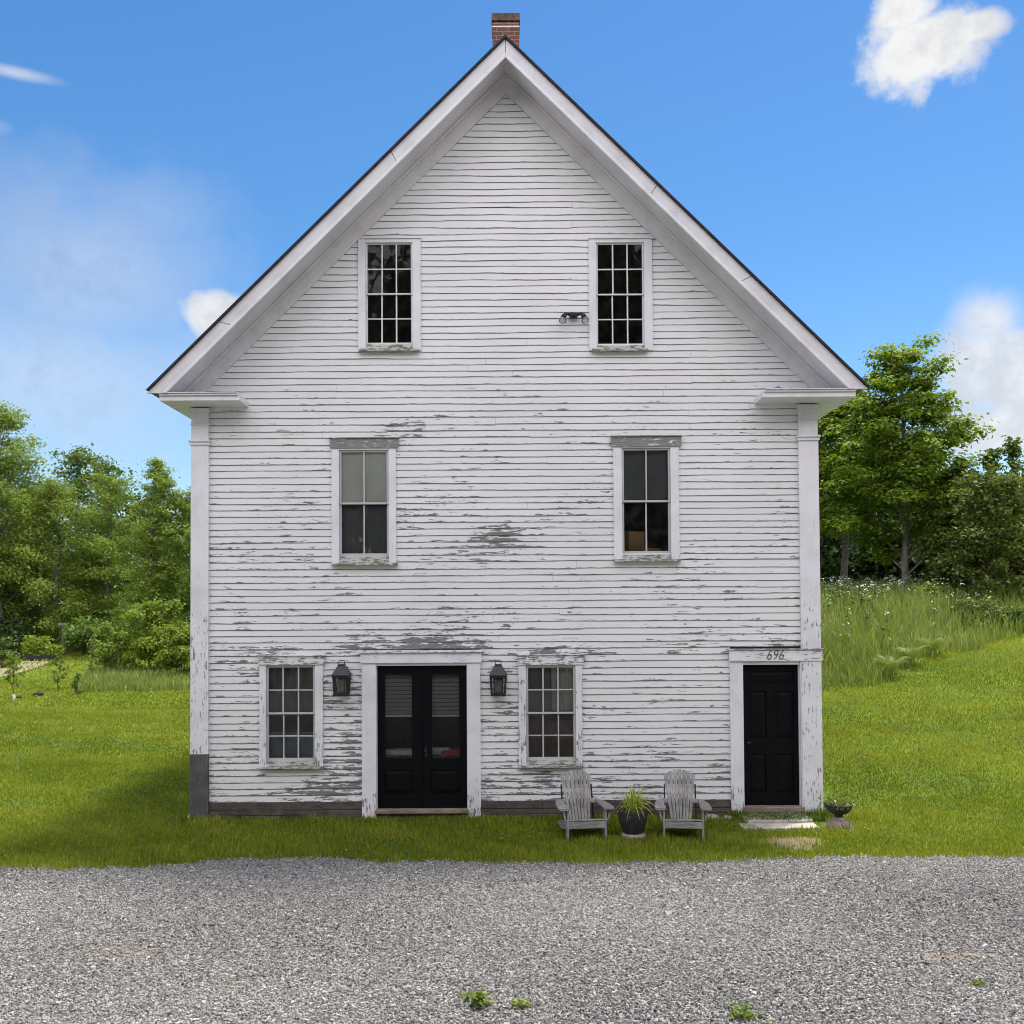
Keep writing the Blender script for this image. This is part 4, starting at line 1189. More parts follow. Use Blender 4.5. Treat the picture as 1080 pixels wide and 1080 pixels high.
hang(rLR, "curtain", 'curtain', s0 + (s1 - s0) * .52, s1 - .014, zm + .02, t1 - .01, 0.105, 4)
hang(rLR, "roller_shade", 'greyshade', s0 + .014, s0 + (s1 - s0) * .5, zm - .05, t1 - .01, 0.10)
hang(rLR, "cloth", 'brown', s0 + .014, s1 - .014, t0 + .02, zm - .12, 0.12, 5)

# boxes standing behind the middle right window
s0, s1, t0, t1, zm = qMR
def carton(x, y, z, sx, sy, sz, rz, label):
    o = empty("cardboard_box", (x, y, z), label, "box", "cardboard boxes inside the middle right window")
    Mx = Matrix.Rotation(rz, 4, 'Z') @ Matrix.Translation((0, 0, sz / 2))
    b = MB(); b.boxm(Mx, sx, sy, sz); b.build("carton", M['card'], o, 0.004, local=True)
    b = MB(); b.boxm(Matrix.Rotation(rz, 4, 'Z') @ Matrix.Translation((0, 0, sz + .002)), sx * 0.98, 0.05, 0.003); b.build("tape", M['paper'], o, local=True)
    o.rotation_euler = (0, 0, 0)
b = empty("side_table", ((s0 + s1) / 2, 0.55, 2.77), "dark low table holding boxes behind the middle right window", "table")
m = MB(); m.box(s0 - .1, s1 + .1, 0.32, 0.85, t0 - 0.10, t0 - 0.06); m.build("table_top", M['skirt'], b)
for lx in (s0 - .06, s1 + .02):
    for ly in (0.36, 0.78):
        m = MB(); m.box(lx, lx + .05, ly, ly + .05, 2.771, t0 - 0.101); m.build("leg", M['skirt'], b)
carton(s0 + 0.20, 0.55, t0 - 0.06, 0.28, 0.26, 0.42, 0.5, "taller brown cardboard box behind the left lower pane of the middle right window")
carton(s0 + 0.50, 0.52, t0 - 0.06, 0.26, 0.24, 0.17, -0.2, "low brown cardboard box behind the right lower pane of the middle right window")

# --- double door
x0, x1, z0, z1 = DD['case']; o0, o1, p0, p1 = DD['open']
dd = empty("double_door", ((o0 + o1) / 2, 0, p0)); dd.parent = house; dd["label"] = "black glazed double door between the two wall lanterns"
hz = at(445, 699).z
b = MB()
wr = lambda p: 0.14 + 0.42 * float(sstep(0.9, 0.1, p[2]))
for (xa, xb) in ((x0, o0 - .002), (o1 + .002, x1)):
    zs = np.linspace(-0.02, hz - .001, 12)
    for k in range(11):
        c = [(xa, -0.035, zs[k]), (xb, -0.035, zs[k]), (xb, 0.02, zs[k]), (xa, 0.02, zs[k]), (xa, -0.035, zs[k + 1]), (xb, -0.035, zs[k + 1]), (xb, 0.02, zs[k + 1]), (xa, 0.02, zs[k + 1])]
        random.seed(int(xa * 100) + 500); b.add(c, [(0, 1, 5, 4), (1, 2, 6, 5), (3, 0, 4, 7)] + ([(0, 3, 2, 1)] if k == 0 else []), wr, False, 2)
b.box(o0 - .03, o0 + .008, 0.021, 0.14, p0, p1, 0.2, 2); b.box(o1 - .008, o1 + .03, 0.021, 0.14, p0, p1, 0.2, 2)
b.box(o0, o1, -0.02, 0.14, p1 + .002, hz - .002, 0.1, 0)
b.build("door_frame", M['trim'], dd)
b = MB(); b.box(x0 - .015, x1 + .02, -0.055, 0.02, hz, z1 - .03, 0.30, 0); b.box(x0 - .03, x1 + .035, -0.085, 0.02, z1 - .029, z1 + .005, 0.5, 0)
b.build("head_board", M['trim'], dd, 0.004)
b = MB(); b.box(o0 - .02, o1 + .02, -0.07, 0.14, p0 - .055, p0 - .004, 0, 0); b.build("threshold", M['threshold'], dd, 0.006)
mid = (o0 + o1) / 2
def leaf_door(parent, xa, xb, za, zb, holes, y=0.05, panels=(), name="door_leaf"):
    """a door slab with glazed holes and recessed panels"""
    b = MB()
    xs = sorted(set([xa, xb] + [h[i] for h in list(holes) + list(panels) for i in (0, 1)]))
    zs = sorted(set([za, zb] + [h[i] for h in list(holes) + list(panels) for i in (2, 3)]))
    for a0, a1 in zip(xs[:-1], xs[1:]):
        for c0, c1 in zip(zs[:-1], zs[1:]):
            cx, cz = (a0 + a1) / 2, (c0 + c1) / 2
            if any(h[0] < cx < h[1] and h[2] < cz < h[3] for h in list(holes) + list(panels)): continue
            b.box(a0, a1, y, y + .045, c0, c1)
    for h in panels:
        b.box(h[0], h[1], y + .02, y + .035, h[2], h[3])
        m_ = 0.035
        # raised field with sloping margins
        q = [(h[0] + m_ * .3, h[2] + m_ * .3), (h[1] - m_ * .3, h[2] + m_ * .3), (h[1] - m_ * .3, h[3] - m_ * .3), (h[0] + m_ * .3, h[3] - m_ * .3)]
        r = [(h[0] + m_ * 1.6, h[2] + m_ * 1.6), (h[1] - m_ * 1.6, h[2] + m_ * 1.6), (h[1] - m_ * 1.6, h[3] - m_ * 1.6), (h[0] + m_ * 1.6, h[3] - m_ * 1.6)]
        pts = [(x, y + .019, z) for x, z in q] + [(x, y + .008, z) for x, z in r]
        b.add(pts, [(0, 1, 5, 4), (1, 2, 6, 5), (2, 3, 7, 6), (3, 0, 4, 7), (4, 5, 6, 7)])
    return b.build(name, M['black'], parent)
for (xa, xb, gpx) in ((o0 + .010, mid - .003, (406, 711, 434.5, 800)), (mid + .003, o1 - .010, (455.5, 711, 484.5, 800))):
    g = rect(*gpx, Y=0.05)
    pn = rect(gpx[0] - 1, 812, gpx[2] + 1, 837, Y=0.05)
    leaf_door(dd, xa, xb, p0 + .002, p1 - .004, [g], 0.05, [pn])
    b = MB(); b.poly([(g[0], .072, g[2]), (g[1], .072, g[2]), (g[1], .071, g[3]), (g[0], .073, g[3])]); b.build("glass", M['doorglass'], dd)
    # slatted blind behind the upper part of the glass
    b = MB(); zr = at(445, 756, 0.1).z
    z = zr + 0.03
    while z < g[3] + .02:
        b.add([(g[0] - .03, 0.112, z), (g[1] + .03, 0.112, z), (g[1] + .03, 0.124, z + .052), (g[0] - .03, 0.124, z + .052)], [(0, 1, 2, 3)]); z += 0.058
    b.build("blind", M['greyshade'], dd)
    b = MB(); b.box(g[0] - .03, g[1] + .03, 0.108, 0.130, zr, zr + .022); b.build("blind_rail", M['curtain'], dd, 0.003)
kx = at(449.5, 793, 0.05)
b = MB(); b.box(kx.x - .018, kx.x + .018, 0.042, 0.050, kx.z - .07, kx.z + .07)
b.tube([(kx.x, 0.043, kx.z + .02), (kx.x, 0.0, kx.z + .02)], 0.010, 10)
b.lathe([(0.012, kx.z), (0.024, kx.z + .012), (0.024, kx.z + .028), (0.012, kx.z + .04)], kx.x, -0.012, 14); b.build("door_knob", M['lantern'], dd)
# table with papers behind the double door
zt = at(445, 797, 0.25).z
tb = empty("display_table", (mid, 0.5, 0.25), "dark table behind the double door glass", "table")
m = MB(); m.box(o0 + .05, o1 - .05, 0.24, 0.80, zt - .04, zt); m.build("table_top", M['skirt'], tb)
for lx in (o0 + .06, o1 - .12):
    for ly in (0.27, 0.70):
        m = MB(); m.box(lx, lx + .06, ly, ly + .06, 0.251, zt - .041); m.build("leg", M['skirt'], tb)
def pile(x0, x1, y0, y1, z0, n, mat, name, label, cat):
    m = MB(); z = z0
    for k in range(n):
        h = random.uniform(.012, .03)
        m.boxm(Matrix.Translation(((x0 + x1) / 2 + random.uniform(-.01, .01), (y0 + y1) / 2 + random.uniform(-.01, .01), z + h / 2)) @ Matrix.Rotation(random.uniform(-.12, .12), 4, 'Z') @ Matrix.Rotation(random.uniform(-.02, .02), 4, 'Y'), (x1 - x0) * random.uniform(.85, 1), y1 - y0, h - .003)
        z += h
    o = m.build(name, M[mat]); tag(o, label, cat); return o
a = rect(406, 711, 434.5, 800, .25); c = rect(455.5, 711, 484.5, 800, .25)
pile(a[0] - .02, a[1] + .05, .28, .50, zt + .002, 4, 'paper', "paper_stack", "stack of pale papers behind the left pane of the double door", "papers")
pile(c[0] - .04, c[1] - .15, .28, .50, zt + .002, 5, 'paper', "paper_stack", "pale papers beside the red cloth behind the right pane of the double door", "papers")
pile(c[0] + .11, c[1] + .10, .27, .52, zt + .002, 3, 'red', "folded_cloth", "folded red cloth behind the right pane of the double door", "cloth")

# --- right front door
x0, x1, z0, z1 = FD['case']; o0, o1, p0, p1 = FD['open']
fd = empty("front_door", ((o0 + o1) / 2, 0, p0)); fd.parent = house; fd["label"] = "black panelled door at the right corner under the number 696"
hz = at(816, 697).z
b = MB()
wr = lambda p: 0.16 + 0.38 * float(sstep(1.1, 0.1, p[2]))
for (xa, xb) in ((x0, o0 - .002), (o1 + .002, PXR[0] - .001)):
    zs = np.linspace(-0.02, hz - .001, 12)
    for k in range(11):
        c = [(xa, -0.035, zs[k]), (xb, -0.035, zs[k]), (xb, 0.02, zs[k]), (xa, 0.02, zs[k]), (xa, -0.035, zs[k + 1]), (xb, -0.035, zs[k + 1]), (xb, 0.02, zs[k + 1]), (xa, 0.02, zs[k + 1])]
        random.seed(int(xa * 100) + 700); b.add(c, [(0, 1, 5, 4), (1, 2, 6, 5), (3, 0, 4, 7)], wr, False, 2)
b.box(o0 - .03, o0 + .006, 0.021, 0.14, p0, p1, 0.2, 2); b.box(o1 - .006, o1 + .03, 0.021, 0.14, p0, p1, 0.2, 2)
b.box(o0, o1, -0.02, 0.14, p1 + .002, hz - .002, 0.1, 0)
b.build("door_frame", M['trim'], fd)
hx1 = at(866, 690).x
b = MB(); b.box(at(768, 690).x, hx1, -0.062, -0.036, hz, z1 - .02, 0.42, 0); b.box(at(765, 690).x, hx1 + .012, -0.080, -0.036, z1 - .019, z1 + .002, 0.7, 0)
b.build("head_board", M['trim'], fd, 0.004)
b = MB(); b.box(o0 - .02, o1 + .03, -0.09, 0.14, p0 - .09, p0 - .003, 0, 0); b.build("threshold", M['threshold'], fd, 0.008)
P_ = [rect(790.5, 729, 808.5, 778.5, .06), rect(818, 729, 837.5, 778.5, .06), rect(790.5, 795, 808.5, 836, .06), rect(818, 795, 837.5, 836, .06), rect(790.5, 708, 837.5, 721, .06)]
leaf_door(fd, o0 + .007, o1 - .007, p0, p1 - .003, [], 0.06, P_)
k = at(789, 783, 0.06)
b = MB(); b.tube([(k.x, .06, k.z), (k.x, .02, k.z)], 0.010, 10); b.lathe([(0.010, k.z - .02), (0.024, k.z - .01), (0.024, k.z + .01), (0.010, k.z + .02)], k.x, 0.005, 14)
b.build("door_knob", M['lantern'], fd)
# house number
cu = bpy.data.curves.new("house_number", 'FONT'); cu.body = "696"; cu.size = 0.195; cu.shear = 0.30; cu.extrude = 0.004; cu.space_character = 1.08; cu.offset = -0.0045
tmp = bpy.data.objects.new("tmp_number", cu); COL.objects.link(tmp)
dg = bpy.context.evaluated_depsgraph_get()
me = bpy.data.meshes.new_from_object(tmp.evaluated_get(dg)); me.name = "house_number"
COL.objects.unlink(tmp); bpy.data.objects.remove(tmp)
co = np.zeros(len(me.vertices) * 3, np.float32); me.vertices.foreach_get("co", co); co = co.reshape(-1, 3)
co[:, 0] -= (co[:, 0].min() + co[:, 0].max()) / 2; co[:, 1] -= (co[:, 1].min() + co[:, 1].max()) / 2
co[:, 0] *= 0.235 / (co[:, 0].max() - co[:, 0].min()); co[:, 1] *= 0.135 / (co[:, 1].max() - co[:, 1].min())
me.vertices.foreach_set("co", co.ravel()); me.materials.clear(); me.materials.append(M['num']); me.update()
no = bpy.data.objects.new("house_number", me); COL.objects.link(no); no.parent = house
pn = at(818, 690.5, -0.066); no.location = (pn.x, -0.0675, pn.z); no.rotation_euler = (math.radians(90), 0, 0)
no["label"] = "black slanted numerals 696 above the right door"

# ------------------------------------------------------------------ wall lanterns and floodlight
def lantern(px, label):
    c = at(px, 716, -0.12); x, z = c.x, c.z; y = -0.135
    o = empty("wall_lantern", (x, 0, z), label, "lantern", "black wall lanterns beside the double door")
    hw = 0.120; zb, zt_ = at(px, 733, y).z, at(px, 712.5, y).z
    b = MB()
    # tapered cage: corner posts, top and bottom rails, back plate
    hb, ht = hw * 0.86, hw
    for sx in (-1, 1):
        for sy in (-1, 1):
            p0_ = Vector((x + sx * (hb - .012), y + sy * (hb - .03) * .8, zb)); p1_ = Vector((x + sx * (ht - .012), y + sy * (ht - .03) * .8, zt_))
            b.tube([p0_, p1_], 0.015, 4, smooth=False)
    dy = hw * .72
    b.box(x - hb, x + hb, y - dy, y + dy, zb - .012, zb + .03)
    b.box(x - ht, x + ht, y - dy - .01, y + dy + .01, zt_ - .03, zt_ + .006)
    for sx in (-1, 1): b.box(x + sx * .052 - .006, x + sx * .052 + .006, y - dy + .004, y - dy + .016, zb + .03, zt_ - .03)
    b.build("cage", M['lantern'], o, 0.002)
    b = MB(); b.box(x - .07, x + .07, y + dy + .011, -0.012, zb + .02, zt_ + .12); b.build("back_plate", M['lantern'], o, 0.003)
    zr = at(px, 702, y).z
    pts = [(x - ht - .012, y - dy - .02, zt_ + .007), (x + ht + .012, y - dy - .02, zt_ + .007), (x + ht + .012, y + dy + .02, zt_ + .007), (x - ht - .012, y + dy + .02, zt_ + .007),
           (x - .05, y - .04, zr), (x + .05, y - .04, zr), (x + .05, y + .04, zr), (x - .05, y + .04, zr)]
    b = MB(); b.add(pts, [(0, 3, 2, 1), (4, 5, 6, 7), (0, 1, 5, 4), (1, 2, 6, 5), (2, 3, 7, 6), (3, 0, 4, 7)])
    b.box(x - .05, x + .05, y - .04, y + .04, zr + .001, zr + .02)
    b.build("hood", M['lroof'], o, 0.003)
    b = MB(); zl = at(px, 697, y).z
    b.tube([(x - .04, y, zr + .02), (x - .04, y, zl), (x + .04, y, zl), (x + .04, y, zr + .02)], 0.006, 6)
    b.build("loop", M['lantern'], o)
    b = MB(); b.lathe([(0.052, zb + .032), (0.055, zb + .06), (0.055, zt_ - .07), (0.045, zt_ - .04)], x, y, 18); b.build("glass_chimney", M['frost'], o)
    b = MB()
    yy = y - dy + .02
    b.poly([(x - hb + .02, yy, zb + .03), (x + hb - .02, yy, zb + .03), (x + ht - .02, yy, zt_ - .03), (x - ht + .02, yy, zt_ - .03)])
    b.build("glass_pane", M['glass'], o)
lantern(360.5, "black lantern with slate blue hood, left of the double door")
lantern(525.5, "black lantern with slate blue hood, between the double door and a window")

c = at(605, 333, -0.08)
fl = empty("floodlight", (c.x, 0, c.z), "twin floodlight on the clapboards left of the upper right window", "floodlight")
b = MB(); b.boxm(Matrix.Translation((c.x, -0.045, c.z + .015)), 0.11, 0.055, 0.075)
b.tube([(c.x, -.07, c.z + .01), (c.x, -.10, c.z - .01)], [.028, .022], 10); b.build("junction_box", M['lantern'], fl, 0.006)
for sx in (-1, 1):
    b = MB(); b.tube([(c.x + sx * .05, -.05, c.z + .02), (c.x + sx * .10, -.085, c.z + .03), (c.x + sx * .135, -.11, c.z - .005), (c.x + sx * .15, -.12, c.z - .04)], [.018, .022, .036, .042], 10)
    b.build("lamp_holder", M['lantern'], fl)
    b = MB(); b.tube([(c.x + sx * .15, -.121, c.z - .041), (c.x + sx * .157, -.127, c.z - .07), (c.x + sx * .163, -.132, c.z - .10), (c.x + sx * .166, -.135, c.z - .115)], [.036, .050, .056, .035], 14)
    b.build("bulb", M['bulb'], fl)

# ------------------------------------------------------------------ chairs
def chair(x, y, rz, label):
    o = empty("adirondack_chair", (x, y, 0), label, "chair", "weathered chairs on the lawn by the wall", rz)
    # local frame: front is -y, seat front edge at y=-0.42
    sf, sb = 0.265, 0.17          # seat height front / back
    hw = 0.232
    def plank(p, q, w, t, wdir, name_b):
        p, q, wdir = Vector(p), Vector(q), Vector(wdir).normalized()
        d = (q - p); L = d.length; d.normalize(); n = d.cross(wdir).normalized(); wd = n.cross(d)
        Mx = Matrix((( *wd, 0), (*n, 0), (*d, 0), (0, 0, 0, 1))).transposed()
        Mx.translation = (p + q) / 2
        name_b.boxm(Mx, w, t, L)
    # front legs
    for sx in (-1, 1):
        b = MB(); plank((sx * (hw + .014), -0.40, -0.03), (sx * (hw + .014), -0.40, 0.405), 0.085, 0.026, (0, 1, 0), b); b.build("leg", M['chair'], o, 0.003, local=True)
    # side rails that run back to the ground as the rear legs
    for sx in (-1, 1):
        b = MB(); plank((sx * (hw - .014), -0.42, sf - .06), (sx * (hw - .014), 0.46, 0.03), 0.10, 0.026, (0, .2, 1), b); b.build("side_rail", M['chair'], o, 0.003, local=True)
    b = MB(); plank((-hw, -0.435, sf - .055), (hw, -0.435, sf - .055), 0.085, 0.022, (0, 0, 1), b); b.build("front_apron", M['chair'], o, 0.003, local=True)
    b = MB()
    for k in range(6):
        yy = -0.405 + k * 0.088; zz = sf + (sb - sf) * (k / 5.2)
        plank((-hw - .012, yy, zz), (hw + .012, yy, zz), 0.078, 0.020, (0, 1, -0.22), b)
    b.build("seat", M['chair'], o, 0.004, local=True)
    # fanned back slats
    b = MB(); n = 7
    for k in range(n):
        u = (k - (n - 1) / 2) / ((n - 1) / 2)
        top = 0.785 - 0.060 * u * u
        p, q = Vector((u * 0.118, 0.035, sb + .01)), Vector((u * 0.185, 0.36, top)); d = (q - p).normalized(); n_ = d.cross(Vector((1, 0, 0))).normalized(); wd = n_.cross(d)
        pts = [e + wd * (sx * w_) + n_ * (sy * .008 + (k % 2) * .003) for e, w_ in ((p, .0165), (q, .0255)) for sx, sy in ((-1, -1), (1, -1), (1, 1), (-1, 1))]
        b.add(pts, [(0, 3, 2, 1), (4, 5, 6, 7), (0, 1, 5, 4), (1, 2, 6, 5), (2, 3, 7, 6), (3, 0, 4, 7)], 0, False, 2)
    b.build("backrest", M['chair'], o, 0.004, local=True)
    b = MB(); plank((-0.245, 0.19, 0.395), (0.245, 0.19, 0.395), 0.06, 0.025, (0, .4, 1), b); plank((-.15, 0.315, 0.62), (.15, 0.315, 0.62), 0.045, 0.02, (0, .4, 1), b)
    b.build("back_brace", M['chair'], o, 0.003, local=True)
    for sx in (-1, 1):
        b = MB(); plank((sx * .205, 0.14, 0.13), (sx * .205, 0.30, 0.60), 0.03, 0.018, (0, 1, -.3), b); b.build("back_post", M['darkwood'], o, 0.002, local=True)
    # wide arms with rounded outline, dropping a little to the back
    for sx in (-1, 1):
        b = MB()
        out = [(.222, -.47), (.345, -.47), (.355, -.42), (.352, -.20), (.325, .05), (.275, .22), (.240, .22), (.232, .0)]
        pts = [(sx * px, py, 0.430 - .02 * (py + .47)) for px, py in out] + [(sx * px, py, 0.408 - .02 * (py + .47)) for px, py in out]
        m = len(out); fs = [tuple(range(m)), tuple(range(2 * m - 1, m - 1, -1))] + [(i, (i + 1) % m, (i + 1) % m + m, i + m) for i in range(m)]
        if sx > 0: fs = [f[::-1] for f in fs]
        b.add(pts, [f[::-1] for f in fs], 0, False, 1); b.build("armrest", M['chair'], o, 0.003, local=True)
        b = MB(); plank((sx * .272, -0.40, 0.26), (sx * .305, -0.40, 0.405), 0.06, 0.022, (0, 1, 0), b); b.build("arm_bracket", M['chair'], o, 0.002, local=True)
    return o
def copy_tree(o, parent=None):
    c = o.copy(); COL.objects.link(c)
    if parent is not None: c.parent = parent
    for ch in list(o.children): copy_tree(ch, c)
    return c
g = onground(618, 887)
ch1 = chair(g.x - 0.04, g.y + 0.40, math.radians(7), "weathered grey slatted chair under the window, left of the potted plant")
ch2 = copy_tree(ch1); g = onground(722, 887)
ch2.location = (g.x + 0.03, g.y + 0.40, 0); ch2.rotation_euler = (0, 0, math.radians(-6)); ch2["label"] = "weathered grey slatted chair between the potted plant and the right door"

# ------------------------------------------------------------------ potted plant
g = onground(669, 886); px_, py_ = g.x, g.y + 0.10
pp = empty("potted_plant", (px_, py_, 0), "yellow-green strap-leaved plant in a dark pot between the two chairs", "potted plant")
b = MB(); b.lathe([(0.15, 0.0), (0.165, 0.02), (0.165, 0.055), (0.14, 0.07)], px_, py_, 24, 0, 0.002); b.build("stone_foot", M['urnbase'], pp)
b = MB(); b.lathe([(0.115, 0.071), (0.13, 0.09), (0.175, 0.22), (0.19, 0.33), (0.195, 0.375), (0.185, 0.385), (0.165, 0.375), (0.16, 0.33)], px_, py_, 28, 0, 0.002, lambda t, z: 0.02 * math.sin(9 * t) if 0.1 < z < .33 else 0)
b.build("pot", M['pot'], pp)
b = MB(); b.lathe([(0.155, 0.33), (0.155, 0.345), (0.05, 0.36)], px_, py_, 16); b.build("soil", M['soil'], pp)
def straps(n, spread, hmin, hmax, w0, seed, tlo, thi, zb):
    rnd = random.Random(seed); V = []; F = []; T = []
    for k in range(n):
        a = rnd.uniform(0, 6.283); L = rnd.uniform(hmin, hmax); out = rnd.uniform(0.15, 1.0) * spread
        r0 = rnd.uniform(0, .10); w = w0 * rnd.uniform(.6, 1.2); t = rnd.uniform(tlo, thi)
        d = Vector((math.cos(a), math.sin(a), 0)); sd = Vector((-math.sin(a), math.cos(a), 0)); b0 = len(V)
        for i in range(7):
            s_ = i / 6
            p = d * (r0 + out * s_ ** 1.5) + Vector((0, 0, zb + L * s_ - out * 0.95 * s_ ** 3))
            ww = w * (1 - s_ ** 2.2) + .0008
            V.extend([p - sd * ww, p + sd * ww + Vector((0, 0, ww * .4))]); T.extend([t, t])
        for i in range(6): F.append((b0 + 2 * i, b0 + 2 * i + 1, b0 + 2 * i + 3, b0 + 2 * i + 2))
    return V, F, T
V, F, T = straps(120, 0.30, 0.20, 0.42, 0.010, 4, 0.25, 1.0, 0.34)
V2, F2, T2 = straps(9, 0.24, 0.42, 0.56, 0.009, 9, 0.2, 0.7, 0.34)
F += [tuple(i + len(V) for i in f) for f in F2]; V += V2; T += T2
V3, F3, T3 = straps(14, 0.42, 0.05, 0.12, 0.011, 12, 0.7, 1.0, 0.36)
F += [tuple(i + len(V) for i in f) for f in F3]; V += V3; T += T3
np_obj("foliage", [tuple(v) for v in V], F, LEAF['strap'], pp, attrs={'tint': T}, local=True)

# ------------------------------------------------------------------ garden urn
g = onground(889, 876); ux, uy = g.x, g.y + 0.16
ur = empty("garden_urn", (ux, uy, 0), "small dark stone urn on a pale base beside the right corner of the house", "urn")
b = MB(); zz = -0.02
pts = [(ux - .19, uy - .17, zz), (ux + .20, uy - .17, zz), (ux + .20, uy + .17, zz), (ux - .19, uy + .17, zz), (ux - .10, uy - .09, .105), (ux + .10, uy - .09, .105), (ux + .10, uy + .09, .105), (ux - .10, uy + .09, .105)]
b.add(pts, [(0, 3, 2, 1), (4, 5, 6, 7), (0, 1, 5, 4), (1, 2, 6, 5), (2, 3, 7, 6), (3, 0, 4, 7)])
b.lathe([(0.095, 0.106), (0.085, 0.125), (0.06, 0.15)], ux, uy, 20); b.build("base", M['urnbase'], ur, 0.01)
b = MB(); b.lathe([(0.055, 0.151), (0.05, 0.17), (0.06, 0.185), (0.11, 0.205), (0.155, 0.245), (0.175, 0.295), (0.192, 0.315), (0.185, 0.33), (0.165, 0.315), (0.15, 0.28)], ux, uy, 28, 0, 0.004, lambda t, z: 0.05 * math.sin(12 * t) if .19 < z < .30 else 0)
b.build("bowl", M['urn'], ur)
rng = np.random.default_rng(8); n = 330
P = np.stack([rng.normal(0, .095, n), rng.normal(0, .095, n), 0.285 + np.abs(rng.normal(0, .07, n))], 1)
V, F, T = leafmesh(P, 0.045, rng, 0.3, np.clip(rng.normal(.5, .25, n), 0, 1)); np_obj("foliage", V, F, LEAF['weed'], ur, attrs={'tint': T}, local=True)
P = np.array([(0.17, -.10, .31), (0.165, -.105, .335), (.178, -.10, .325), (-.09, -.10, .37), (-.085, -.105, .385), (-.10, -.09, .36), (-.075, -.1, .35), (.18, -.09, .34)])
V, F, T = leafmesh(P, 0.05, rng, 0.1, np.ones(len(P))); np_obj("blossoms", V, F, M['white'], ur, attrs={'tint': T}, local=True)

# ------------------------------------------------------------------ stone steps and loose stones
def slab(px0, px1, y0, y1, z0, z1, label, seed):
    random.seed(seed)
    x0, x1 = at(px0, 870, y0).x, at(px1, 870, y0).x
    n = 16; top = []; 
    ring = []
    for k in range(n + 1): ring.append((x0 + (x1 - x0) * k / n, y0 + random.uniform(-.012, .015)))
    for k in range(n + 1): ring.append((x1 - (x1 - x0) * k / n + random.uniform(-.01, .01), y1))
    m = len(ring)
    pts = [(x, y, z1 + random.uniform(-.005, .004)) for x, y in ring] + [(x, y - .006, z0) for x, y in ring]
    b = MB(); b.add(pts, [tuple(range(m))] + [((i + 1) % m, i, i + m, (i + 1) % m + m) for i in range(m)])
    o = b.build("stone_step", M['stone'], None, 0.006); tag(o, label, "step", "stone steps at the right door"); return o
slab(784, 865, -0.88, -0.56, -0.05, 0.045, "wide pale stone slab on the grass, lower step of the right door", 3)
slab(789, 858, -0.57, -0.10, -0.05, 0.080, "narrower mossy stone slab under the right door sill", 4)
# moss and grass growing on the upper slab
rng = np.random.default_rng(5); n = 1500
xa, xb = at(784, 860, -.3).x, at(862, 860, -.3).x
x = rng.uniform(xa, xb, n); y = rng.uniform(-.56, -.09, n)
h = rng.uniform(.015, .055, n)
v, f, t = blades(x, y, h, np.full(n, .005), .8, np.clip(rng.normal(.25, .2, n), 0, 1), rng); v[:, 2] += .075
o = np_obj("moss", v, f, LEAF['weed'], None, attrs={'tint': t}); tag(o, "moss and grass growing over the upper stone step", "moss", kind="stuff")
for (px, py, r, lab) in [(751, 864, .10, "pale rounded stone beside the right chair"), (768, 864, .085, "pale rounded stone at the foot of the right door frame"), (876, 872, .05, "small pale stone beside the base of the urn")]:
    g = onground(px, py); b = MB(); random.seed(int(px))
    b.lathe([(r * .8, -.02), (r, r * .2), (r * .85, r * .5), (r * .35, r * .68)], g.x, g.y, 12, 0, r * .08)
    o = b.build("stone", M['stone']); tag(o, lab, "stone", "pale stones along the foot of the house")
g = onground(199, 866); b = MB()
b.add([(g.x - .07, g.y, 0), (g.x + .03, g.y - .03, 0), (g.x + .03, g.y + .04, 0), (g.x + .015, g.y, .105)], [(0, 1, 3), (1, 2, 3), (2, 0, 3), (0, 2, 1)])
o = b.build("stone", M['white'], None, .006); tag(o, "white pointed stone at the foot of the left corner post", "stone", "pale stones along the foot of the house")

# ------------------------------------------------------------------ weeds
def weed(px, py, r, n, seed, label, leaf='weed', name="weed", h=0.06, ls=.05):
    g = onground(px, py); rng = np.random.default_rng(seed)
    P = np.stack([rng.normal(0, r * .5, n), rng.normal(0, r * .5, n), 0.012 + h * rng.random(n)], 1)
    V, F, T = leafmesh(P, ls, rng, 0.55, np.clip(rng.normal(.5, .25, n), 0, 1))
    V[:, 2] = np.maximum(V[:, 2], 0.004)
    o = np_obj(name, V, F, LEAF[leaf], None, attrs={'tint': T}); o.location = (g.x, g.y, 0.004)
    tag(o, label, "weed", "weeds growing in the gravel")
weed(505, 1062, .095, 70, 3, "leafy green weed in the gravel at the bottom centre, greenest of the weeds", h=.09, ls=.06)
weed(550, 1064, .06, 34, 4, "thin yellowish weed in the gravel beside the greenest weed", h=.05, ls=.045)
weed(786, 1074, .12, 110, 5, "sparse low weed in the gravel, cut by the bottom edge", h=.04, ls=.04)
weed(1030, 1040, .06, 34, 6, "tiny weed in the gravel at the lower right", h=.03, ls=.035)
# tufts against the house foot
rng = np.random.default_rng(15); n = 2600
x = np.concatenate([rng.uniform(-4.7, 3.15, n), rng.normal(4.33, .10, 700), rng.normal(-4.65, .12, 400), rng.normal(3.12, .06, 250)])
y = np.concatenate([-.05 - np.abs(rng.normal(0, .05, n)), -.12 - np.abs(rng.normal(0, .09, 700)), -.10 - np.abs(rng.normal(0, .06, 400)), -.10 - np.abs(rng.normal(0, .05, 250))])
hh = np.concatenate([rng.uniform(.03, .09, n), rng.uniform(.06, .20, 700), rng.uniform(.05, .14, 400), rng.uniform(.06, .18, 250)])
v, f, t = blades(x, y, hh, np.full(len(x), .005), .6, np.clip(rng.normal(.35, .2, len(x)), 0, 1), rng)
o = np_obj("tufts", v, f, LEAF['weed'], None, attrs={'tint': t}); tag(o, "longer grass tufts along the foot of the house", "grass tufts", kind="stuff")

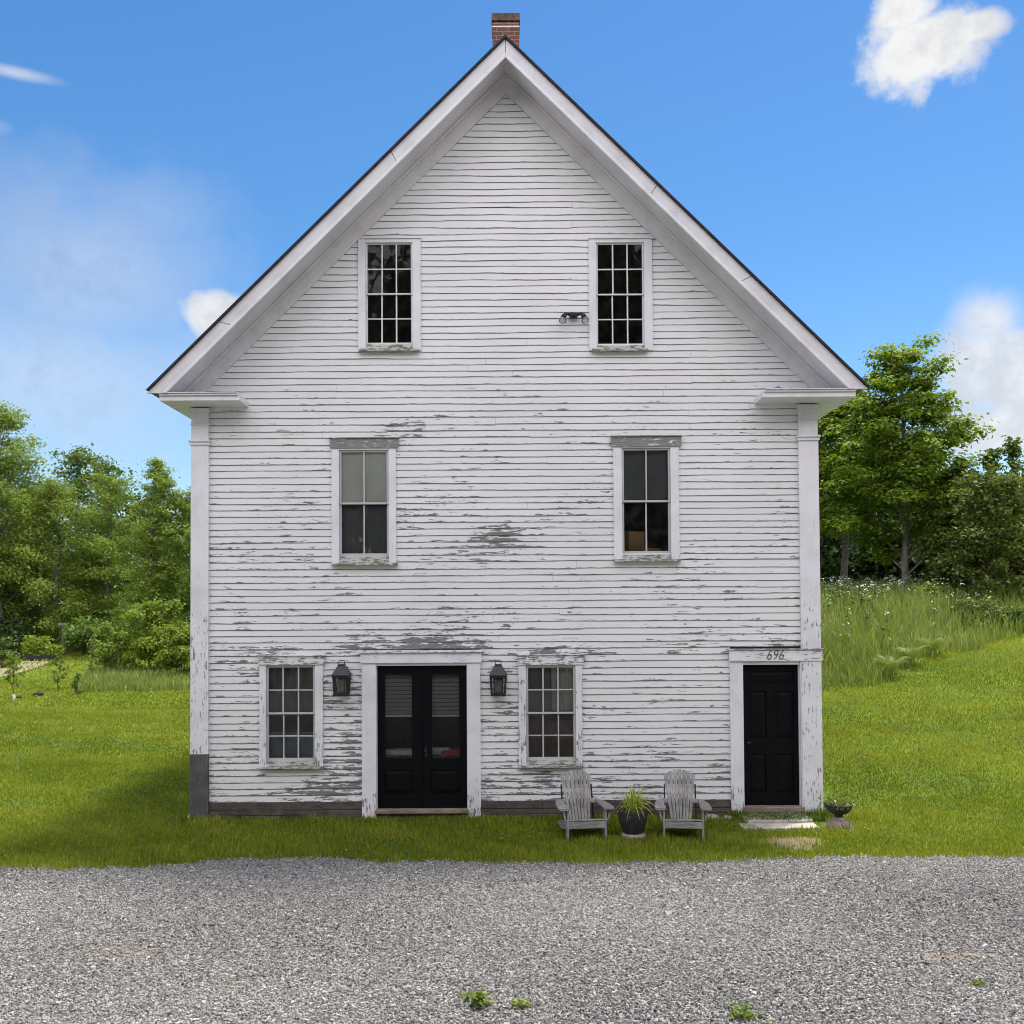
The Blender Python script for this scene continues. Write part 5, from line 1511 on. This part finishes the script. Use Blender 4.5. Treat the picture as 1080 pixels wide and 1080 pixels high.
# wood across the driveway, behind the photographer: seen as the dark reflection in the upper windows
def rear_wood():
    rng = np.random.default_rng(77); rnd = random.Random(77)
    P = []; wood = MB(); T = []
    for k in range(17):
        X = -33 + 4.1 * k + rnd.uniform(-1.5, 1.5); Y = -28 + rnd.uniform(-4, 2); H = rnd.uniform(17.0, 20.5)
        wood.tube([(X, Y, 0), (X + rnd.uniform(-.5, .5), Y, H * .5), (X + rnd.uniform(-.8, .8), Y, H * .95)], [.28, .2, .03], 6)
        n = 13000; nc = 150
        t = rng.random(nc) ** .8; R = 4.2 * np.sqrt(np.clip(np.sin(np.pi * (t * .92 + .05)), 0, 1)); a = rng.uniform(0, 6.283, nc)
        r = R * np.sqrt(rng.random(nc)); c = np.stack([X + r * np.cos(a), Y + r * np.sin(a), H * (.1 + .9 * t)], 1)
        w = rng.integers(0, nc, n); P.append(c[w] + rng.normal(0, .65, (n, 3))); T.append(np.clip(rng.normal(.45, .2, n), 0, 1))
    P = np.concatenate(P); T = np.concatenate(T); P[:, 2] = np.maximum(P[:, 2], .1)
    V, F, tt = leafmesh(P, 0.70, rng, .4, T)
    o = np_obj("woodland", V, F, LEAF['deep'], None, attrs={'tint': tt}); tag(o, "wood across the driveway, mirrored dark in the upper windows", "wood", kind="stuff")
    wood.build("trunks", M['bark'], o)
rear_wood()

# ------------------------------------------------------------------ light
SUN_EL, SUN_AZ = math.radians(70), math.radians(44)       # azimuth from +Y (behind the house) towards +X
sd = Vector((math.sin(SUN_AZ) * math.cos(SUN_EL), math.cos(SUN_AZ) * math.cos(SUN_EL), math.sin(SUN_EL)))
sl = bpy.data.lights.new("sun", 'SUN'); sl.energy = 4.7; sl.angle = math.radians(9.0); sl.color = (1.0, 0.95, 0.87)
so = bpy.data.objects.new("sun", sl); COL.objects.link(so)
so.rotation_euler = sd.to_track_quat('Z', 'Y').to_euler(); so.location = (20, 30, 60)

world = bpy.data.worlds.new("World"); scene.world = world; world.use_nodes = True
wt = world.node_tree; wt.nodes.clear()
class WN(N):
    def __init__(s): s.t = wt
W_ = WN()
sky = wt.nodes.new('ShaderNodeTexSky'); sky.sky_type = 'NISHITA'; sky.sun_disc = False
sky.sun_elevation = SUN_EL; sky.sun_rotation = SUN_AZ; sky.air_density = 1.0; sky.dust_density = 0.3; sky.ozone_density = 2.0; sky.altitude = 200
D = W_.tex('Generated')
SKY_GAIN = 0.111
hsv = wt.nodes.new('ShaderNodeHueSaturation'); hsv.inputs['Saturation'].default_value = 1.30; wt.links.new(sky.outputs[0], hsv.inputs['Color'])
base = hsv.outputs[0]
sepD = wt.nodes.new('ShaderNodeSeparateXYZ'); wt.links.new(D, sepD.inputs[0])
nA = W_.noise(D, 9.0, 3, 0.6); nB = W_.noise(D, 34.0, 4, 0.65)
nn = W_.math('MULTIPLY_ADD', W_.math('SUBTRACT', nB, 0.5), 0.50, W_.math('SUBTRACT', nA, 0.5))
def blob(px, py, rx, ry, soft=0.5, amp=1.0, rough=1.05):
    """a cloud in a fixed compass direction; radii in degrees"""
    d = ray(px, py).normalized()
    e = Vector((d.y, -d.x, 0)).normalized(); u = d.cross(e) * -1
    def dot(v):
        nd = wt.nodes.new('ShaderNodeVectorMath'); nd.operation = 'DOT_PRODUCT'; wt.links.new(D, nd.inputs[0]); nd.inputs[1].default_value = v; return nd.outputs['Value']
    a = W_.math('DIVIDE', dot(e), math.radians(rx)); b_ = W_.math('DIVIDE', dot(u), math.radians(ry)); f = dot(d)
    r = W_.math('SQRT', W_.math('ADD', W_.math('MULTIPLY', a, a), W_.math('MULTIPLY', b_, b_)))
    r = W_.math('MULTIPLY_ADD', nn, rough * 2.0, r)
    m = W_.rng(r, 1.05 + soft * .65, 0.95 - soft * .6)
    return W_.math('MULTIPLY', W_.math('MULTIPLY', m, W_.math('GREATER_THAN', f, 0.2)), amp)
DPP = 57.3 / 1036 * 0.9
clouds = [blob(965, 55, 56 * DPP, 46 * DPP, .35), blob(1015, 32, 34 * DPP, 14 * DPP, .5), blob(955, 12, 34 * DPP, 24 * DPP, .4),
          blob(1050, 385, 46 * DPP, 42 * DPP, .8, .85), blob(1044, 338, 27 * DPP, 24 * DPP, 1.2, .8), blob(1062, 455, 60 * DPP, 24 * DPP, .8, .9), blob(1120, 400, 70 * DPP, 60 * DPP, .8, .9),
          blob(228, 332, 34 * DPP, 24 * DPP, .5, .9), blob(14, 76, 32 * DPP, 5.0 * DPP, 1.2, .5, .6), blob(0, 135, 9 * DPP, 6 * DPP, 1.2, .15, .4),
          blob(90, 290, 105 * DPP, 80 * DPP, 1.4, .34), blob(40, 400, 200 * DPP, 70 * DPP, 1.5, .42), blob(150, 230, 60 * DPP, 40 * DPP, 1.2, .22)]
cm = clouds[0]
for c_ in clouds[1:]: cm = W_.math('MAXIMUM', cm, c_)
# unseen cloud bank added behind the camera to brighten the shaded facade
rear = W_.rng(sepD.outputs[1], -0.05, -0.55)
rear = W_.math('MULTIPLY', rear, W_.rng(W_.noise(D, 2.2, 2, 0.6), 0.36, 0.56, 0.25, 0.95))
cm = W_.math('MAXIMUM', cm, rear)
CLOUD = 5.5
shade_ = W_.rng(W_.math('MULTIPLY_ADD', nB, 0.6, W_.math('MULTIPLY', nA, 0.5)), 0.40, 0.66)
ccol = W_.mix(shade_, C(CLOUD * .76, CLOUD * .78, CLOUD * .82), C(CLOUD, CLOUD, CLOUD))
fill_f = W_.math('MAXIMUM', W_.rng(sepD.outputs[1], 0.02, -0.35), W_.rng(sepD.outputs[2], 0.66, 0.90))
cm = W_.math('MAXIMUM', cm, W_.math('MULTIPLY', W_.rng(sepD.outputs[2], 0.66, 0.90), W_.rng(W_.noise(D, 2.6, 2, 0.6), 0.38, 0.60, 0.08, 0.6)))  # overhead cloud out of view, added to soften and lift the light
ccol = W_.mix(fill_f, ccol, C(21.0, 20.0, 20.8))  # added clouds made far brighter than the visible ones, as fill light
col = W_.mix(cm, base, ccol)
bg = wt.nodes.new('ShaderNodeBackground'); bg.inputs['Strength'].default_value = SKY_GAIN
wt.links.new(col, bg.inputs[0])
world.cycles.sampling_method = 'MANUAL'; world.cycles.sample_map_resolution = 512
wo = wt.nodes.new('ShaderNodeOutputWorld'); wt.links.new(bg.outputs[0], wo.inputs[0])

# ------------------------------------------------------------------ render settings
scene.render.engine = 'CYCLES'
scene.render.resolution_x = 1024; scene.render.resolution_y = 1024
scene.view_settings.view_transform = 'Standard'; scene.view_settings.look = 'None'
scene.view_settings.exposure = 0.6; scene.view_settings.gamma = 1.0
scene.cycles.pixel_filter_type = 'BLACKMAN_HARRIS'; scene.cycles.filter_width = 1.0
scene.cycles.max_bounces = 5; scene.cycles.diffuse_bounces = 3; scene.cycles.glossy_bounces = 3; scene.cycles.transmission_bounces = 4; scene.cycles.transparent_max_bounces = 8
